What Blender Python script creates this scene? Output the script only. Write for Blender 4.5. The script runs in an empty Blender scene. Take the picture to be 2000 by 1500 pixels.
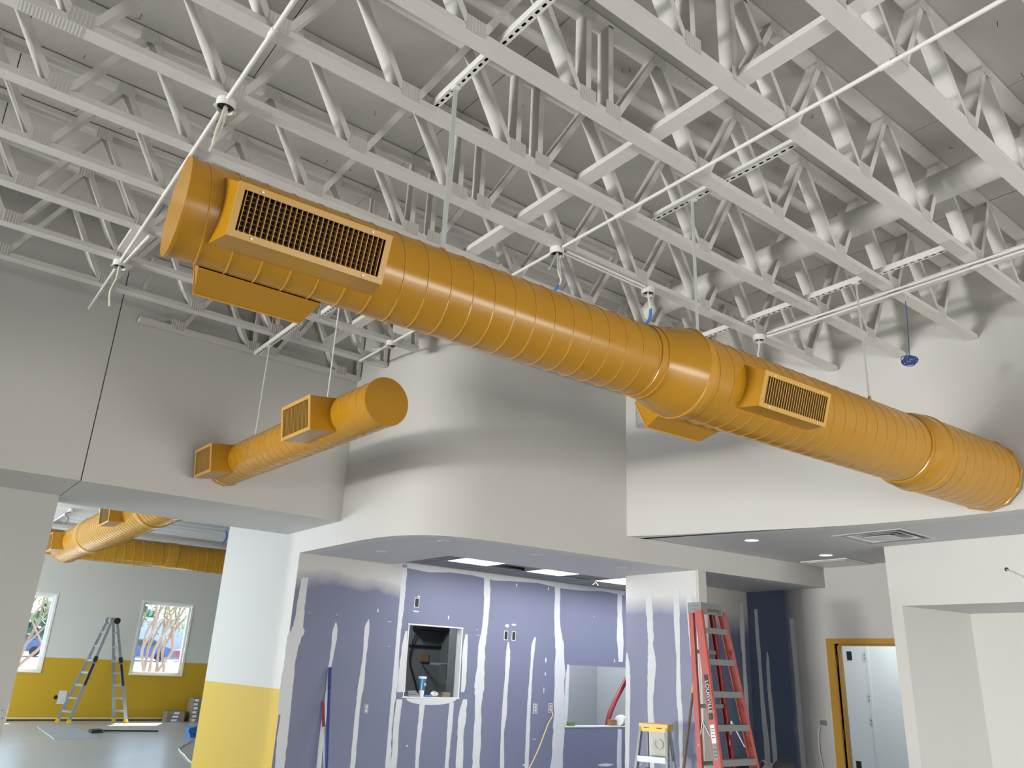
import bpy, bmesh, math, random
from mathutils import Vector, Matrix
random.seed(7)
sc = bpy.context.scene
COL = sc.collection

# ------------------------------------------------------------------ camera
F_PX = 1545.65
CR = Vector((0.78671044, -0.61589676, 0.04192704))
CU = Vector((-0.24058508, -0.24334425, 0.93962886))
CF = Vector((0.56851166, 0.74930285, 0.33961703))
EYE = Vector((0, 0, 1.6))
cam = bpy.data.cameras.new('camera'); camo = bpy.data.objects.new('camera', cam); COL.objects.link(camo)
m = Matrix((CR, CU, -CF)).transposed().to_4x4(); m.translation = EYE
camo.matrix_world = m
cam.sensor_fit = 'HORIZONTAL'; cam.sensor_width = 36.0; cam.lens = 36.0 * F_PX / 2000
cam.clip_start = 0.05; cam.clip_end = 300
sc.camera = camo

# ------------------------------------------------------------------ world, sun, window daylight, exposure
w = bpy.data.worlds.new('world'); sc.world = w; w.use_nodes = True
nt = w.node_tree; nt.nodes.clear()
wo = nt.nodes.new('ShaderNodeOutputWorld'); bg = nt.nodes.new('ShaderNodeBackground'); sky = nt.nodes.new('ShaderNodeTexSky')
sky.sky_type = 'NISHITA'; sky.sun_disc = False; sky.sun_elevation = math.radians(62); sky.sun_rotation = math.radians(25)
bg.inputs[1].default_value = 0.9
nt.links.new(sky.outputs[0], bg.inputs[0]); nt.links.new(bg.outputs[0], wo.inputs[0])

def lamp(name, kind, loc, direction, energy, color=(1, 1, 1), sx=1, sy=1, spread=180):
    l = bpy.data.lights.new(name, kind); l.energy = energy; l.color = color
    if kind == 'AREA':
        l.shape = 'RECTANGLE'; l.size = sx; l.size_y = sy; l.spread = math.radians(spread)
    o = bpy.data.objects.new(name, l); COL.objects.link(o); o.location = loc
    o.rotation_euler = Vector(direction).to_track_quat('-Z', 'Y').to_euler()
    return o
s = lamp('sun', 'SUN', (10, 40, 30), (-.75, -1.7, -2.7), 22.0, (1, .95, .86)); s.data.angle = math.radians(.6)
# daylight entering the glazed shopfront on the -X side of the hall and of the next room
lamp('daylight_front_windows', 'AREA', (-14.5, 5.5, 1.75), (1, 0, -.25), 850, (.86, .94, 1.0), 3.4, 2.0)
lamp('pavement_light_front_windows', 'AREA', (-14.6, 5.5, .40), (1, 0, .35), 1900, (1.0, .95, .87), 3.4, .8)
lamp('daylight_side_windows', 'AREA', (4.4, -4.5, 1.2), (0, 1, -.30), 430, (1.0, .96, .89), 5.6, 1.9)
lamp('daylight_next_room_windows', 'AREA', (-6.5, 17.0, 1.7), (1, 0, .0), 800, (.76, .89, 1.0), 9.0, 2.0)
lamp('ceiling_fill_next_room', 'AREA', (-6.6, 17.0, .45), (1, 0, .5), 330, (1.0, .97, .92), 9.0, .6)  # extra upward fill added to brighten the corrugated ceiling
sc.view_settings.view_transform = 'Standard'; sc.view_settings.look = 'None'
sc.view_settings.exposure = 0.0; sc.view_settings.gamma = 1.0; sc.view_settings.use_curve_mapping = False

# ------------------------------------------------------------------ helpers
def Q(px, py, ax, val):
    """point of the plane <axis ax> = val seen at pixel (px, py) of the 2000 x 1500 frame"""
    d = CF * F_PX + CR * (px - 1000) - CU * (py - 750)
    return EYE + d * ((val - EYE[ax]) / d[ax])

MATS = {}
def mat(name, col, rough=.6, metal=0.0, noise=0, nscale=6, bump=0, bscale=60, spec=.5, emit=None, estr=0):
    m = bpy.data.materials.new(name); m.use_nodes = True; MATS[name] = m
    n = m.node_tree; b = n.nodes['Principled BSDF']
    b.inputs['Base Color'].default_value = (*col, 1); b.inputs['Roughness'].default_value = rough
    b.inputs['Metallic'].default_value = metal; b.inputs['Specular IOR Level'].default_value = spec
    if emit:
        b.inputs['Emission Color'].default_value = (*emit, 1); b.inputs['Emission Strength'].default_value = estr
    if noise or bump:
        g = n.nodes.new('ShaderNodeNewGeometry')
    if noise:
        t = n.nodes.new('ShaderNodeTexNoise'); t.inputs['Scale'].default_value = nscale; t.inputs['Detail'].default_value = 5
        mx = n.nodes.new('ShaderNodeMix'); mx.data_type = 'RGBA'
        mx.inputs[6].default_value = (*[c * (1 - noise) for c in col], 1); mx.inputs[7].default_value = (*[min(1, c * (1 + noise)) for c in col], 1)
        n.links.new(g.outputs['Position'], t.inputs['Vector']); n.links.new(t.outputs[0], mx.inputs[0]); n.links.new(mx.outputs[2], b.inputs['Base Color'])
    if bump:
        t2 = n.nodes.new('ShaderNodeTexNoise'); t2.inputs['Scale'].default_value = bscale; t2.inputs['Detail'].default_value = 3
        bp = n.nodes.new('ShaderNodeBump'); bp.inputs['Strength'].default_value = bump; bp.inputs['Distance'].default_value = .01
        n.links.new(g.outputs['Position'], t2.inputs['Vector']); n.links.new(t2.outputs[0], bp.inputs['Height']); n.links.new(bp.outputs[0], b.inputs['Normal'])
    return m

def mat_split(name, colA, colB, axis, thr, soft, namp=0.0, nscale=2.0, rough=.6):
    """colour A below thr along an axis, colour B above it (a paint line, or sprayed primer with a ragged edge)"""
    m = mat(name, colA, rough); n = m.node_tree; b = n.nodes['Principled BSDF']
    g = n.nodes.new('ShaderNodeNewGeometry'); sp = n.nodes.new('ShaderNodeSeparateXYZ'); n.links.new(g.outputs['Position'], sp.inputs[0])
    t = n.nodes.new('ShaderNodeTexNoise'); t.inputs['Scale'].default_value = nscale; t.inputs['Detail'].default_value = 4
    n.links.new(g.outputs['Position'], t.inputs['Vector'])
    ma = n.nodes.new('ShaderNodeMath'); ma.operation = 'MULTIPLY_ADD'; ma.inputs[1].default_value = namp; ma.inputs[2].default_value = -namp * .5
    n.links.new(t.outputs[0], ma.inputs[0])
    ad = n.nodes.new('ShaderNodeMath'); ad.operation = 'ADD'; n.links.new(sp.outputs['XYZ'.index('XYZ'[axis])], ad.inputs[0]); n.links.new(ma.outputs[0], ad.inputs[1])
    mr = n.nodes.new('ShaderNodeMapRange'); mr.inputs[1].default_value = thr - soft; mr.inputs[2].default_value = thr + soft
    n.links.new(ad.outputs[0], mr.inputs[0])
    mx = n.nodes.new('ShaderNodeMix'); mx.data_type = 'RGBA'; mx.inputs[6].default_value = (*colA, 1); mx.inputs[7].default_value = (*colB, 1)
    n.links.new(mr.outputs[0], mx.inputs[0]); n.links.new(mx.outputs[2], b.inputs['Base Color'])
    return m

WHITE = (.60, .59, .565); PURP = (.185, .20, .295)
mat('wall_paint', WHITE, .55, noise=.02, nscale=1.5)
mat('wall_rear', (.20, .20, .20), .8)  # darkened grey on unseen rear surfaces to cut bounce light
mat('soffit_paint', (.54, .54, .545), .55)
mat('truss_paint', (.645, .63, .595), .6, noise=.06, nscale=5)
mat('plate_paint', (.54, .53, .49), .55)
mat('deck_paint', (.50, .48, .45), .75, noise=.08, nscale=3)
mat('gap_dark', (.03, .03, .028), .9)
mat('duct_yellow', (.465, .225, .010), .24, noise=.05, nscale=3)
mat('duct_seam', (.52, .26, .018), .28)
mat('register_paint', (.60, .34, .07), .35)
mat('register_inside', (.035, .018, .003), .8)
mat('grille_dark', (.006, .006, .006), .9)
mat('galv', (.55, .57, .58), .38, .7)
mat('strap_paint', (.52, .54, .54), .45, .1)
mat('rail_paint', (.74, .73, .71), .5)
mat('conduit_paint', (.74, .73, .70), .45)
mat('pipe_paint', (.66, .65, .61), .5)
mat('floor_concrete', (.50, .52, .54), .30, noise=.12, nscale=1.2, bump=.05, bscale=8)
mat('mud', (.66, .67, .69), .7, noise=.05, nscale=8)
mat('bead_white', (.75, .75, .74), .6)
mat('black', (.012, .012, .012), .6)
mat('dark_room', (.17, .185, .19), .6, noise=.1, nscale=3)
mat('gray_room', (.50, .53, .55), .6)
mat('white_room', (.74, .77, .77), .6)
mat('plastic_white', (.62, .62, .61), .4)
mat('box_steel', (.35, .36, .37), .4, .6)
mat('troffer', (.9, .9, .9), .5, emit=(.96, .98, 1), estr=6.0)
mat('can_light', (.9, .9, .9), .5, emit=(1, .98, .94), estr=3.0)
mat('tile', (.22, .22, .225), .8)
mat('tbar', (.30, .30, .31), .5)
mat('plenum', (.015, .016, .018), .9)
mat('door_frame', (.52, .27, .025), .4)
mat('hinge_recess_shade', (.20, .10, .012), .6)
mat('red_frp', (.46, .085, .07), .45)
mat('red_frp_shaded', (.22, .012, .016), .45)  # shaded copy of the fibreglass red, for the far rear rail
mat('ladder_gray', (.22, .235, .235), .5, .2)
mat('aluminium', (.33, .35, .37), .45, .5)
mat('ladder_yellow', (.74, .47, .03), .4)
mat('label_white', (.75, .76, .76), .5)
mat('label_black', (.02, .02, .022), .5)
mat('blue_pole', (.022, .045, .22), .35)
mat('red_grip', (.26, .02, .04), .5)
mat('wood_pole', (.17, .12, .08), .6)
mat('cord_yellow', (.70, .55, .22), .6)
mat('cord_white', (.66, .66, .58), .5)
mat('cord_black', (.02, .02, .02), .5)
mat('cable_blue', (.035, .075, .26), .45)
mat('tape_blue', (.06, .19, .55), .5)
mat('foil', (.62, .64, .66), .3, .6)
mat('cup_blue', (.02, .19, .42), .4)
mat('cup_white', (.80, .80, .80), .4)
mat('red_hose', (.26, .008, .02), .4)
mat('green_tape', (.12, .24, .06), .6)
mat('cardboard', (.24, .15, .07), .8)
mat('box_gray', (.23, .20, .16), .8, noise=.15, nscale=20)
mat('drywall_sheet', (.42, .44, .46), .7)
mat('rag', (.30, .29, .29), .9, noise=.15, nscale=30)
mat('skin', (.52, .30, .21), .5)
mat('cap_cloth', (.016, .014, .016), .8)
mat('cloth_dark', (.05, .055, .07), .8)
mat('cloth_tan', (.34, .22, .08), .8)
mat('corrugated', (.76, .77, .75), .5)
mat('asphalt', (.42, .41, .40), .9, noise=.1, nscale=.5)
mat('bark', (.30, .22, .19), .8, noise=.2, nscale=6)
mat('leaf', (.16, .26, .08), .7, noise=.3, nscale=1.5)
mat('leaf_far', (.10, .20, .13), .8, noise=.3, nscale=.7)
mat('car_blue', (.05, .09, .22), .3)
mat('car_white', (.7, .7, .7), .3)
mat('car_red', (.35, .10, .10), .3)
mat('glass_dark', (.03, .035, .04), .1)
mat('tyre', (.02, .02, .02), .8)
mat('bld', (.45, .47, .48), .8)
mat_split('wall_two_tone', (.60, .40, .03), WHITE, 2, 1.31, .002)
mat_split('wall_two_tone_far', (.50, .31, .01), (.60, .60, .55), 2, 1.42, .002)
mat_split('purple_back', PURP, (.62, .61, .58), 2, 2.44, .10, .42, 1.8)
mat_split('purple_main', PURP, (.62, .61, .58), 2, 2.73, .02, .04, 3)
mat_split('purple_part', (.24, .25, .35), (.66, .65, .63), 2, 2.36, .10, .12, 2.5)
mat_split('purple_recess', (.12, .155, .25), (.55, .54, .51), 2, 2.28, .16, .2, 2)  # drywall purple deepened here and on the side for the recess's shade
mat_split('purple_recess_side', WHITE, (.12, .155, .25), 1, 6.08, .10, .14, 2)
mg = bpy.data.materials.new('window_glass'); mg.use_nodes = True; MATS['window_glass'] = mg
nn = mg.node_tree; nn.nodes.clear()
oo = nn.nodes.new('ShaderNodeOutputMaterial'); tr = nn.nodes.new('ShaderNodeBsdfTransparent'); gl = nn.nodes.new('ShaderNodeBsdfGlossy'); ms = nn.nodes.new('ShaderNodeMixShader')
tr.inputs[0].default_value = (.92, .96, .97, 1); gl.inputs['Roughness'].default_value = .02; ms.inputs[0].default_value = .06
nn.links.new(tr.outputs[0], ms.inputs[1]); nn.links.new(gl.outputs[0], ms.inputs[2]); nn.links.new(ms.outputs[0], oo.inputs[0])
# perforated nail plate: rows of small dark tooth holes
mp = mat('plate_perforated', (.62, .61, .58), .5); n = mp.node_tree; b = n.nodes['Principled BSDF']
g = n.nodes.new('ShaderNodeNewGeometry'); vm = n.nodes.new('ShaderNodeVectorMath'); vm.operation = 'MULTIPLY'; vm.inputs[1].default_value = (62, 110, 1)
fr = n.nodes.new('ShaderNodeVectorMath'); fr.operation = 'FRACTION'; sp = n.nodes.new('ShaderNodeSeparateXYZ')
n.links.new(g.outputs['Position'], vm.inputs[0]); n.links.new(vm.outputs[0], fr.inputs[0]); n.links.new(fr.outputs[0], sp.inputs[0])
def lt(sock, v):
    k = n.nodes.new('ShaderNodeMath'); k.operation = 'LESS_THAN'; k.inputs[1].default_value = v; n.links.new(sock, k.inputs[0]); return k.outputs[0]
mu = n.nodes.new('ShaderNodeMath'); mu.operation = 'MULTIPLY'; n.links.new(lt(sp.outputs[0], .55), mu.inputs[0]); n.links.new(lt(sp.outputs[1], .45), mu.inputs[1])
mx = n.nodes.new('ShaderNodeMix'); mx.data_type = 'RGBA'; mx.inputs[6].default_value = (.66, .65, .61, 1); mx.inputs[7].default_value = (.16, .155, .15, 1)
n.links.new(mu.outputs[0], mx.inputs[0]); n.links.new(mx.outputs[2], b.inputs['Base Color'])

class G:
    def __init__(s): s.v = []; s.f = []
    def add(s, vs, fs):
        k = len(s.v); s.v += [tuple(p) for p in vs]; s.f += [tuple(i + k for i in f) for f in fs]; return s
    def box(s, x0, x1, y0, y1, z0, z1):
        return s.add([(x0, y0, z0), (x1, y0, z0), (x1, y1, z0), (x0, y1, z0), (x0, y0, z1), (x1, y0, z1), (x1, y1, z1), (x0, y1, z1)],
                     [(0, 3, 2, 1), (4, 5, 6, 7), (0, 1, 5, 4), (1, 2, 6, 5), (2, 3, 7, 6), (3, 0, 4, 7)])
    def obox(s, c, ax, ay, az):
        """oriented box: centre and three half-axis vectors"""
        c, ax, ay, az = map(Vector, (c, ax, ay, az)); P = []
        for k in (-1, 1):
            for a, b2 in ((-1, -1), (1, -1), (1, 1), (-1, 1)): P.append(c + ax * a + ay * b2 + az * k)
        return s.add(P, [(0, 3, 2, 1), (4, 5, 6, 7), (0, 1, 5, 4), (1, 2, 6, 5), (2, 3, 7, 6), (3, 0, 4, 7)])
    def bar(s, p, q, wid, thk, side=(0, 1, 0)):
        p, q = Vector(p), Vector(q); d = (q - p); L = d.length; d.normalize(); sd = Vector(side); sd = (sd - d * sd.dot(d)).normalized(); t = d.cross(sd)
        return s.obox((p + q) / 2, d * L / 2, sd * wid / 2, t * thk / 2)
    def tube(s, pts, r, n=8, caps=True):
        pts = [Vector(p) for p in pts]; rr = r if isinstance(r, (list, tuple)) else [r] * len(pts); rings = []; k0 = len(s.v)
        t0 = (pts[1] - pts[0]).normalized(); up = Vector((0, 0, 1)) if abs(t0.z) < .9 else Vector((1, 0, 0)); nrm = (up - t0 * up.dot(t0)).normalized()
        for i, p in enumerate(pts):
            t = (pts[min(i + 1, len(pts) - 1)] - pts[max(i - 1, 0)]).normalized(); nrm = (nrm - t * nrm.dot(t)).normalized(); bi = t.cross(nrm)
            for j in range(n):
                a = 2 * math.pi * j / n; s.v.append(tuple(p + (nrm * math.cos(a) + bi * math.sin(a)) * rr[i]))
        for i in range(len(pts) - 1):
            for j in range(n):
                a = k0 + i * n + j; b2 = k0 + i * n + (j + 1) % n; s.f.append((a, b2, b2 + n, a + n))
        if caps:
            s.f.append(tuple(k0 + j for j in reversed(range(n)))); s.f.append(tuple(k0 + (len(pts) - 1) * n + j for j in range(n)))
        return s
    def prism(s, poly, z0, z1):
        n = len(poly); return s.add([(x, y, z0) for x, y in poly] + [(x, y, z1) for x, y in poly],
            [tuple(reversed(range(n))), tuple(range(n, 2 * n))] + [(i, (i + 1) % n, n + (i + 1) % n, n + i) for i in range(n)])
    def lathe(s, prof, p0, d, n=48, cap0=False, cap1=False):
        """profile [(along, radius)] revolved about the axis p0 + d t"""
        p0, d = Vector(p0), Vector(d).normalized(); e1 = Vector((0, 0, 1)); e1 = (e1 - d * e1.dot(d)); e1 = e1.normalized() if e1.length > 1e-3 else Vector((1, 0, 0)); e2 = d.cross(e1); k0 = len(s.v)
        for a, r in prof:
            for j in range(n):
                t = 2 * math.pi * j / n; s.v.append(tuple(p0 + d * a + (e1 * math.cos(t) + e2 * math.sin(t)) * r))
        for i in range(len(prof) - 1):
            for j in range(n):
                a = k0 + i * n + j; b2 = k0 + i * n + (j + 1) % n; s.f.append((a, b2, b2 + n, a + n))
        if cap0: s.f.append(tuple(k0 + j for j in reversed(range(n))))
        if cap1: s.f.append(tuple(k0 + (len(prof) - 1) * n + j for j in range(n)))
        return s
    def sphere(s, c, rx, ry, rz, n=16, m2=10, keep=None):
        k0 = len(s.v)
        for i in range(m2 + 1):
            th = math.pi * i / m2
            for j in range(n):
                ph = 2 * math.pi * j / n; s.v.append((c[0] + rx * math.sin(th) * math.cos(ph), c[1] + ry * math.sin(th) * math.sin(ph), c[2] + rz * math.cos(th)))
        for i in range(m2):
            for j in range(n):
                a = k0 + i * n + j; b2 = k0 + i * n + (j + 1) % n; s.f.append((a, a + n, b2 + n, b2))
        return s
    def mesh(s, name, material, smooth=False, off=None, rotz=0):
        me = bpy.data.meshes.new(name); vs = s.v
        if off is not None:
            mt = Matrix.Rotation(-rotz, 4, 'Z') @ Matrix.Translation(-Vector(off)); vs = [tuple(mt @ Vector(p)) for p in vs]
        me.from_pydata(vs, [], s.f); me.update()
        bm = bmesh.new(); bm.from_mesh(me); bmesh.ops.recalc_face_normals(bm, faces=bm.faces); bm.to_mesh(me); bm.free()
        me.materials.append(MATS[material])
        if smooth:
            me.polygons.foreach_set('use_smooth', [True] * len(me.polygons))
            me.set_sharp_from_angle(angle=math.radians(38))
        return me

def link(name, data, parent=None, loc=None):
    o = bpy.data.objects.new(name, data); COL.objects.link(o)
    if parent is not None: o.parent = parent
    if loc is not None: o.location = loc
    return o
def struct(name, g, material, smooth=False, label=None):
    o = link(name, g.mesh(name, material, smooth)); o['kind'] = 'structure'
    if label: o['label'] = label
    return o
def spart(name, g, material, parent, smooth=False, label=None):
    """part of a piece of the setting (its origin is the world origin)"""
    o = link(name, g.mesh(name, material, smooth), parent)
    if label: o['label'] = label
    return o
class Thing:
    """a top-level Empty at a thing's base; parts are given in world coordinates, or local ones when loc is passed through"""
    def __init__(s, name, label, cat, loc, rotz=0, group=None, local=False):
        s.o = link(name, None); s.o.location = loc; s.o.rotation_euler = (0, 0, rotz); s.loc = loc; s.rz = rotz; s.local = local
        s.o.empty_display_size = .1
        s.o['label'] = label; s.o['category'] = cat
        if group: s.o['group'] = group
    def part(s, name, g, material, parent=None, smooth=False, label=None):
        me = g.mesh(name, material, smooth) if s.local else g.mesh(name, material, smooth, s.loc, s.rz)
        o = link(name, me, parent or s.o)
        if label: o['label'] = label
        return o
    def inst(s, name, me, loc, parent=None, rot=None):
        o = link(name, me, parent or s.o)
        L = Vector(loc)
        if not s.local: L = Matrix.Rotation(-s.rz, 3, 'Z') @ (L - Vector(s.loc))
        o.location = L
        if rot: o.rotation_euler = rot
        return o
def single(name, g, material, label, cat, loc, group=None, smooth=False, rotz=0):
    o = link(name, g.mesh(name, material, smooth, loc, rotz)); o.location = loc; o.rotation_euler = (0, 0, rotz)
    o['label'] = label; o['category'] = cat
    if group: o['group'] = group
    return o

def lerp_path(path, y):
    for (x0, y0), (x1, y1) in zip(path, path[1:]):
        if min(y0, y1) <= y <= max(y0, y1): return x0 + (x1 - x0) * (y - y0) / (y1 - y0)
    return path[-1][0]
def smooth_path(P, k=6):
    out = []
    for i in range(len(P) - 1):
        p0, p1, p2, p3 = P[max(i - 1, 0)], P[i], P[i + 1], P[min(i + 2, len(P) - 1)]
        for j in range(k):
            t = j / k
            out.append(tuple(.5 * ((2 * p1[c]) + (-p0[c] + p2[c]) * t + (2 * p0[c] - 5 * p1[c] + 4 * p2[c] - p3[c]) * t * t + (-p0[c] + 3 * p1[c] - 3 * p2[c] + p3[c]) * t ** 3) for c in range(len(p1))))
    out.append(P[-1]); return out
def offset_path(P, d):
    out = []
    for i, p in enumerate(P):
        a = Vector(P[max(i - 1, 0)]); b2 = Vector(P[min(i + 1, len(P) - 1)]); t = (b2 - a).normalized(); out.append((p[0] - t.y * d, p[1] + t.x * d))
    return out

# ------------------------------------------------------------------ levels and plan lines
ZCH = 4.475          # underside of the truss bottom chords
ZDK = 5.14           # underside of the roof deck
ZB = 2.72; ZR = 2.97; ZH = 2.96
YL = 7.5
BULK = smooth_path([(3.57, 8.44), (3.57, 7.6), (3.575, 6.95), (3.62, 6.58), (3.73, 6.31), (3.90, 6.13), (4.12, 6.03), (4.4, 5.985), (4.8, 5.95), (5.3, 5.91), (6.05, 5.865)])
BULK2 = [(6.05, 5.865), (7.05, 5.78), (8.1, 5.68), (9.25, 5.58)]
RW = smooth_path([(6.05, 5.865), (6.26, 5.46), (6.5, 4.78), (6.80, 3.97), (6.96, 3.2), (7.0, 2.45), (7.0, 1.2), (7.0, -4.0)])
YB = 8.44; XP = 7.05

# ------------------------------------------------------------------ setting: floor, roof deck, walls
struct('floor', G().box(-14.5, 13, -4.2, 23.2, -.12, 0), 'floor_concrete', label='bare grey concrete slab floor')
ceil = struct('ceiling', G().box(-6.2, 7.3, -4.2, 7.7, ZDK + .006, ZDK + .16), 'gap_dark', label='roof deck of painted sheathing boards')
struct('ceiling_rear', G().box(-14.2, -6.2, -4.2, 7.7, ZDK, ZDK + .16), 'wall_rear')
pan = {}
for ix in range(11):
    for iy in range(6):
        x0 = -6.2 + ix * 1.22; y0 = -4.1 + (iy - (.5 if ix % 2 else 0)) * 2.44; y1 = y0 + 2.44
        y0 = max(y0, -4.1); y1 = min(y1, 7.62); x1 = min(x0 + 1.22, 7.25)
        if y1 - y0 < .05: continue
        key = (round(x1 - x0, 3), round(y1 - y0, 3))
        if key not in pan: pan[key] = G().box(.003, key[0] - .003, .003, key[1] - .003, 0, .012).mesh('deck_panel', 'deck_paint')
        link('deck_panel', pan[key], ceil, (x0, y0, ZDK - random.random() * .004))

ng = G(); rn = random.Random(5)
for k in range(170):
    x = rn.uniform(.2, 6.6); y = rn.uniform(.9, 6.8); a = rn.uniform(0, 6.28); L = rn.uniform(.02, .045); z = ZDK - .002
    ng.tube([(x, y, z), (x + .006 * math.cos(a), y + .006 * math.sin(a), z - L)] + ([(x + .03 * math.cos(a), y + .03 * math.sin(a), z - L - .004)] if k % 3 else []), .0016, 4)
nl = spart('nail_points', ng, 'gap_dark', ceil, label='dark nail points sticking through the deck'); nl['kind'] = 'stuff'
# left wall: an upper wall that overhangs a lower one, with the wide opening to the next room
wl = struct('wall_left', G().box(-14.2, 1.135, YL, 8.85, ZH, ZDK), 'wall_paint')
struct('wall_left_header', G().box(1.143, 3.57, YL, 8.85, ZH, ZDK), 'wall_paint')
struct('wall_left_joint', G().box(1.12, 1.16, YL + .012, 8.84, ZH + .012, ZDK), 'gap_dark', label='dark open joint in the upper left wall')
struct('wall_left_lower', G().box(-14.2, 1.13, 8.42, 8.85, 0, ZH), 'wall_paint')
# corner bead with nail holes on the edge of the lower wall
bead = struct('trim_1', G().box(1.122, 1.132, 8.412, 8.42, .05, 1.15), 'bead_white', label='perforated metal corner bead on the lower left wall')
hb = G().lathe([(0, .005), (.002, .005)], (0, 0, 0), (0, -1, 0), 8, True, True).mesh('nail_hole', 'black')
for k in range(13):
    link('nail_hole', hb, bead, (1.09 + (.012 if k % 2 else 0), 8.4195, .35 + k * .062))

# kitchen block: rounded bulkhead wall, its soffit and the walls of the kitchen
T1 = .14
inn = offset_path(BULK, T1); inn2 = offset_path(BULK2, T1); inn[0] = (3.71, YB)
struct('wall_center', G().prism(BULK + inn[::-1], ZB, ZDK), 'wall_paint', True)
struct('wall_center_low', G().prism(BULK2 + inn2[::-1], ZB, ZR + .1), 'wall_paint')
sof = struct('ceiling_soffit', G().prism(inn + inn2[1:] + [(9.25, 6.75), (7.2, 6.75), (7.2, 7.2), (4.72, 7.2), (4.72, YB)], ZB, ZB + .09), 'soffit_paint', label='painted soffit around the kitchen ceiling')
struct('wall_pillar', G().box(3.57, 3.71, YB, 10.9, 0, 4.48), 'wall_two_tone', label='white wall end with yellow lower half')
# right upper wall (gently curved) and the lower ceiling behind it
rwo = offset_path(RW, -.16) if offset_path(RW, .16)[3][0] < RW[3][0] else offset_path(RW, .16)
rwo[0] = (6.30, 5.86)
struct('wall_right', G().prism(RW + rwo[::-1], ZR, ZDK), 'wall_paint', True)
def clip(poly, ax, val, keep_less):
    out = []
    for a, b2 in zip(poly, poly[1:] + poly[:1]):
        ia, ib = ((a[ax] <= val) == keep_less), ((b2[ax] <= val) == keep_less)
        if ia: out.append(a)
        if ia != ib:
            t_ = (val - a[ax]) / (b2[ax] - a[ax]); out.append((a[0] + (b2[0] - a[0]) * t_, a[1] + (b2[1] - a[1]) * t_))
    return out
rwm = [((p[0] + q[0]) / 2, (p[1] + q[1]) / 2) for p, q in zip(RW, rwo)]
rcp = rwm[:-1] + [(7.08, -4), (9.5, -4), (9.5, 5.56), (9.25, 5.58), (8.1, 5.68), (7.05, 5.78)]
DX0, DX1, DY_0, DY_1 = 7.265, 7.905, 3.59, 4.23
mid_ = clip(clip(rcp, 1, DY_1, True), 1, DY_0, False)
rcg = G().prism(clip(rcp, 1, DY_1, False), ZR + .001, ZR + .1).prism(clip(rcp, 1, DY_0, True), ZR + .001, ZR + .1).prism(clip(mid_, 0, DX0, True), ZR + .001, ZR + .1).prism(clip(mid_, 0, DX1, False), ZR + .001, ZR + .1)
rc = struct('ceiling_right', rcg, 'soffit_paint', label='flat painted ceiling of the right-hand passage')
# door wall
dw = G().box(9.25, 9.37, 5.52, 6.87, 0, ZR).box(9.25, 9.37, -4, 4.60, 0, ZR).box(9.25, 9.37, 4.60, 5.52, 2.06, ZR)
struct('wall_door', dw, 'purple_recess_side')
# wall with the tall recess at the far right
struct('wall_niche', G().prism([(8.15, 4.21), (9.25, 4.21), (9.25, 3.92), (8.15, 4.09)], 0, ZR).box(8.15, 8.27, -4, 4.09, 2.37, ZR).box(8.15, 8.27, -4, -1.0, 0, 2.37), 'wall_paint')
struct('ceiling_niche', G().prism([(8.27, -1), (9.25, -1), (9.25, 3.93), (8.27, 4.075)], 2.37, 2.45), 'soffit_paint')
# walls that close the hall behind and beside the camera; shopfront glazing on the -X side
struct('wall_back', G().box(-14.2, 1.5, -4.2, -4.0, 0, ZDK).box(7.3, 9.5, -4.2, -4.0, 0, ZDK).box(1.5, 7.3, -4.2, -4.0, 2.25, ZDK).box(1.5, 7.3, -4.2, -4.0, -.1, .2), 'wall_rear')
struct('wall_light_block', G().box(-5.2, -5.0, 6.55, 7.5, 0, ZCH - .01), 'wall_rear', label='unseen added slab that shades the left wall')  # added out of view to block grazing window light on the left wall
struct('wall_front', G().box(-14.2, -14.0, -4, 3.6, 0, ZDK).box(-14.2, -14.0, 7.3, 8.4, 0, ZDK).box(-14.2, -14.0, 3.6, 7.3, 2.85, ZDK), 'wall_rear', label='shopfront wall with glazed openings')
struct('wall_next_room_front', G().box(-6.2, -6.0, 8.85, 12.3, 0, 4.7).box(-6.2, -6.0, 12.3, 21.7, 2.8, 4.7).box(-6.2, -6.0, 21.7, 23.0, 0, 4.7), 'wall_paint')
wf = G()
for y in (3.6, 5.4, 7.25): wf.box(-14.14, -14.06, y, y + .05, 0, 2.85)
struct('window_3', wf, 'aluminium', label='aluminium mullions of the shopfront glazing')
wf = G()
for x in (1.5, 3.4, 5.3, 7.25): wf.box(x, x + .05, -4.14, -4.06, .2, 2.25)
struct('window_4', wf, 'aluminium', label='aluminium mullions of the side glazing')
# kitchen back wall with two openings
kb = G()
def wall_y(g, x0, x1, y0, y1, z0, z1, holes):
    xs = sorted({x0, x1, *[h[0] for h in holes], *[h[1] for h in holes]})
    for a, b2 in zip(xs, xs[1:]):
        zz = z0
        for h in sorted([h for h in holes if h[0] <= a and h[1] >= b2], key=lambda h: h[2]):
            g.box(a, b2, y0, y1, zz, h[2]); zz = h[3]
        g.box(a, b2, y0, y1, zz, z1)
    return g
H1 = (5.045, 5.80, 1.26, 2.055); H2 = (7.55, 8.90, .935, 1.70)
struct('wall_kitchen_left', G().box(3.572, 3.71, YB - .004, YB - .0005, 0, ZB - .001).box(3.71, 4.88, YB - .004, YB + .12, 0, 3.2), 'purple_back')
kback = struct('wall_kitchen_back', wall_y(G(), 4.88, 9.6, YB, YB + .12, 0, 3.2, [H1, H2]), 'purple_main', label='purple drywall with white joint compound')
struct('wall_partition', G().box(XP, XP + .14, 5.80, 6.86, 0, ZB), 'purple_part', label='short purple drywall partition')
struct('trim_2', G().box(XP - .004, XP + .012, 5.794, 5.802, 0, ZB), 'bead_white', label='white corner bead on the partition end')
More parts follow.
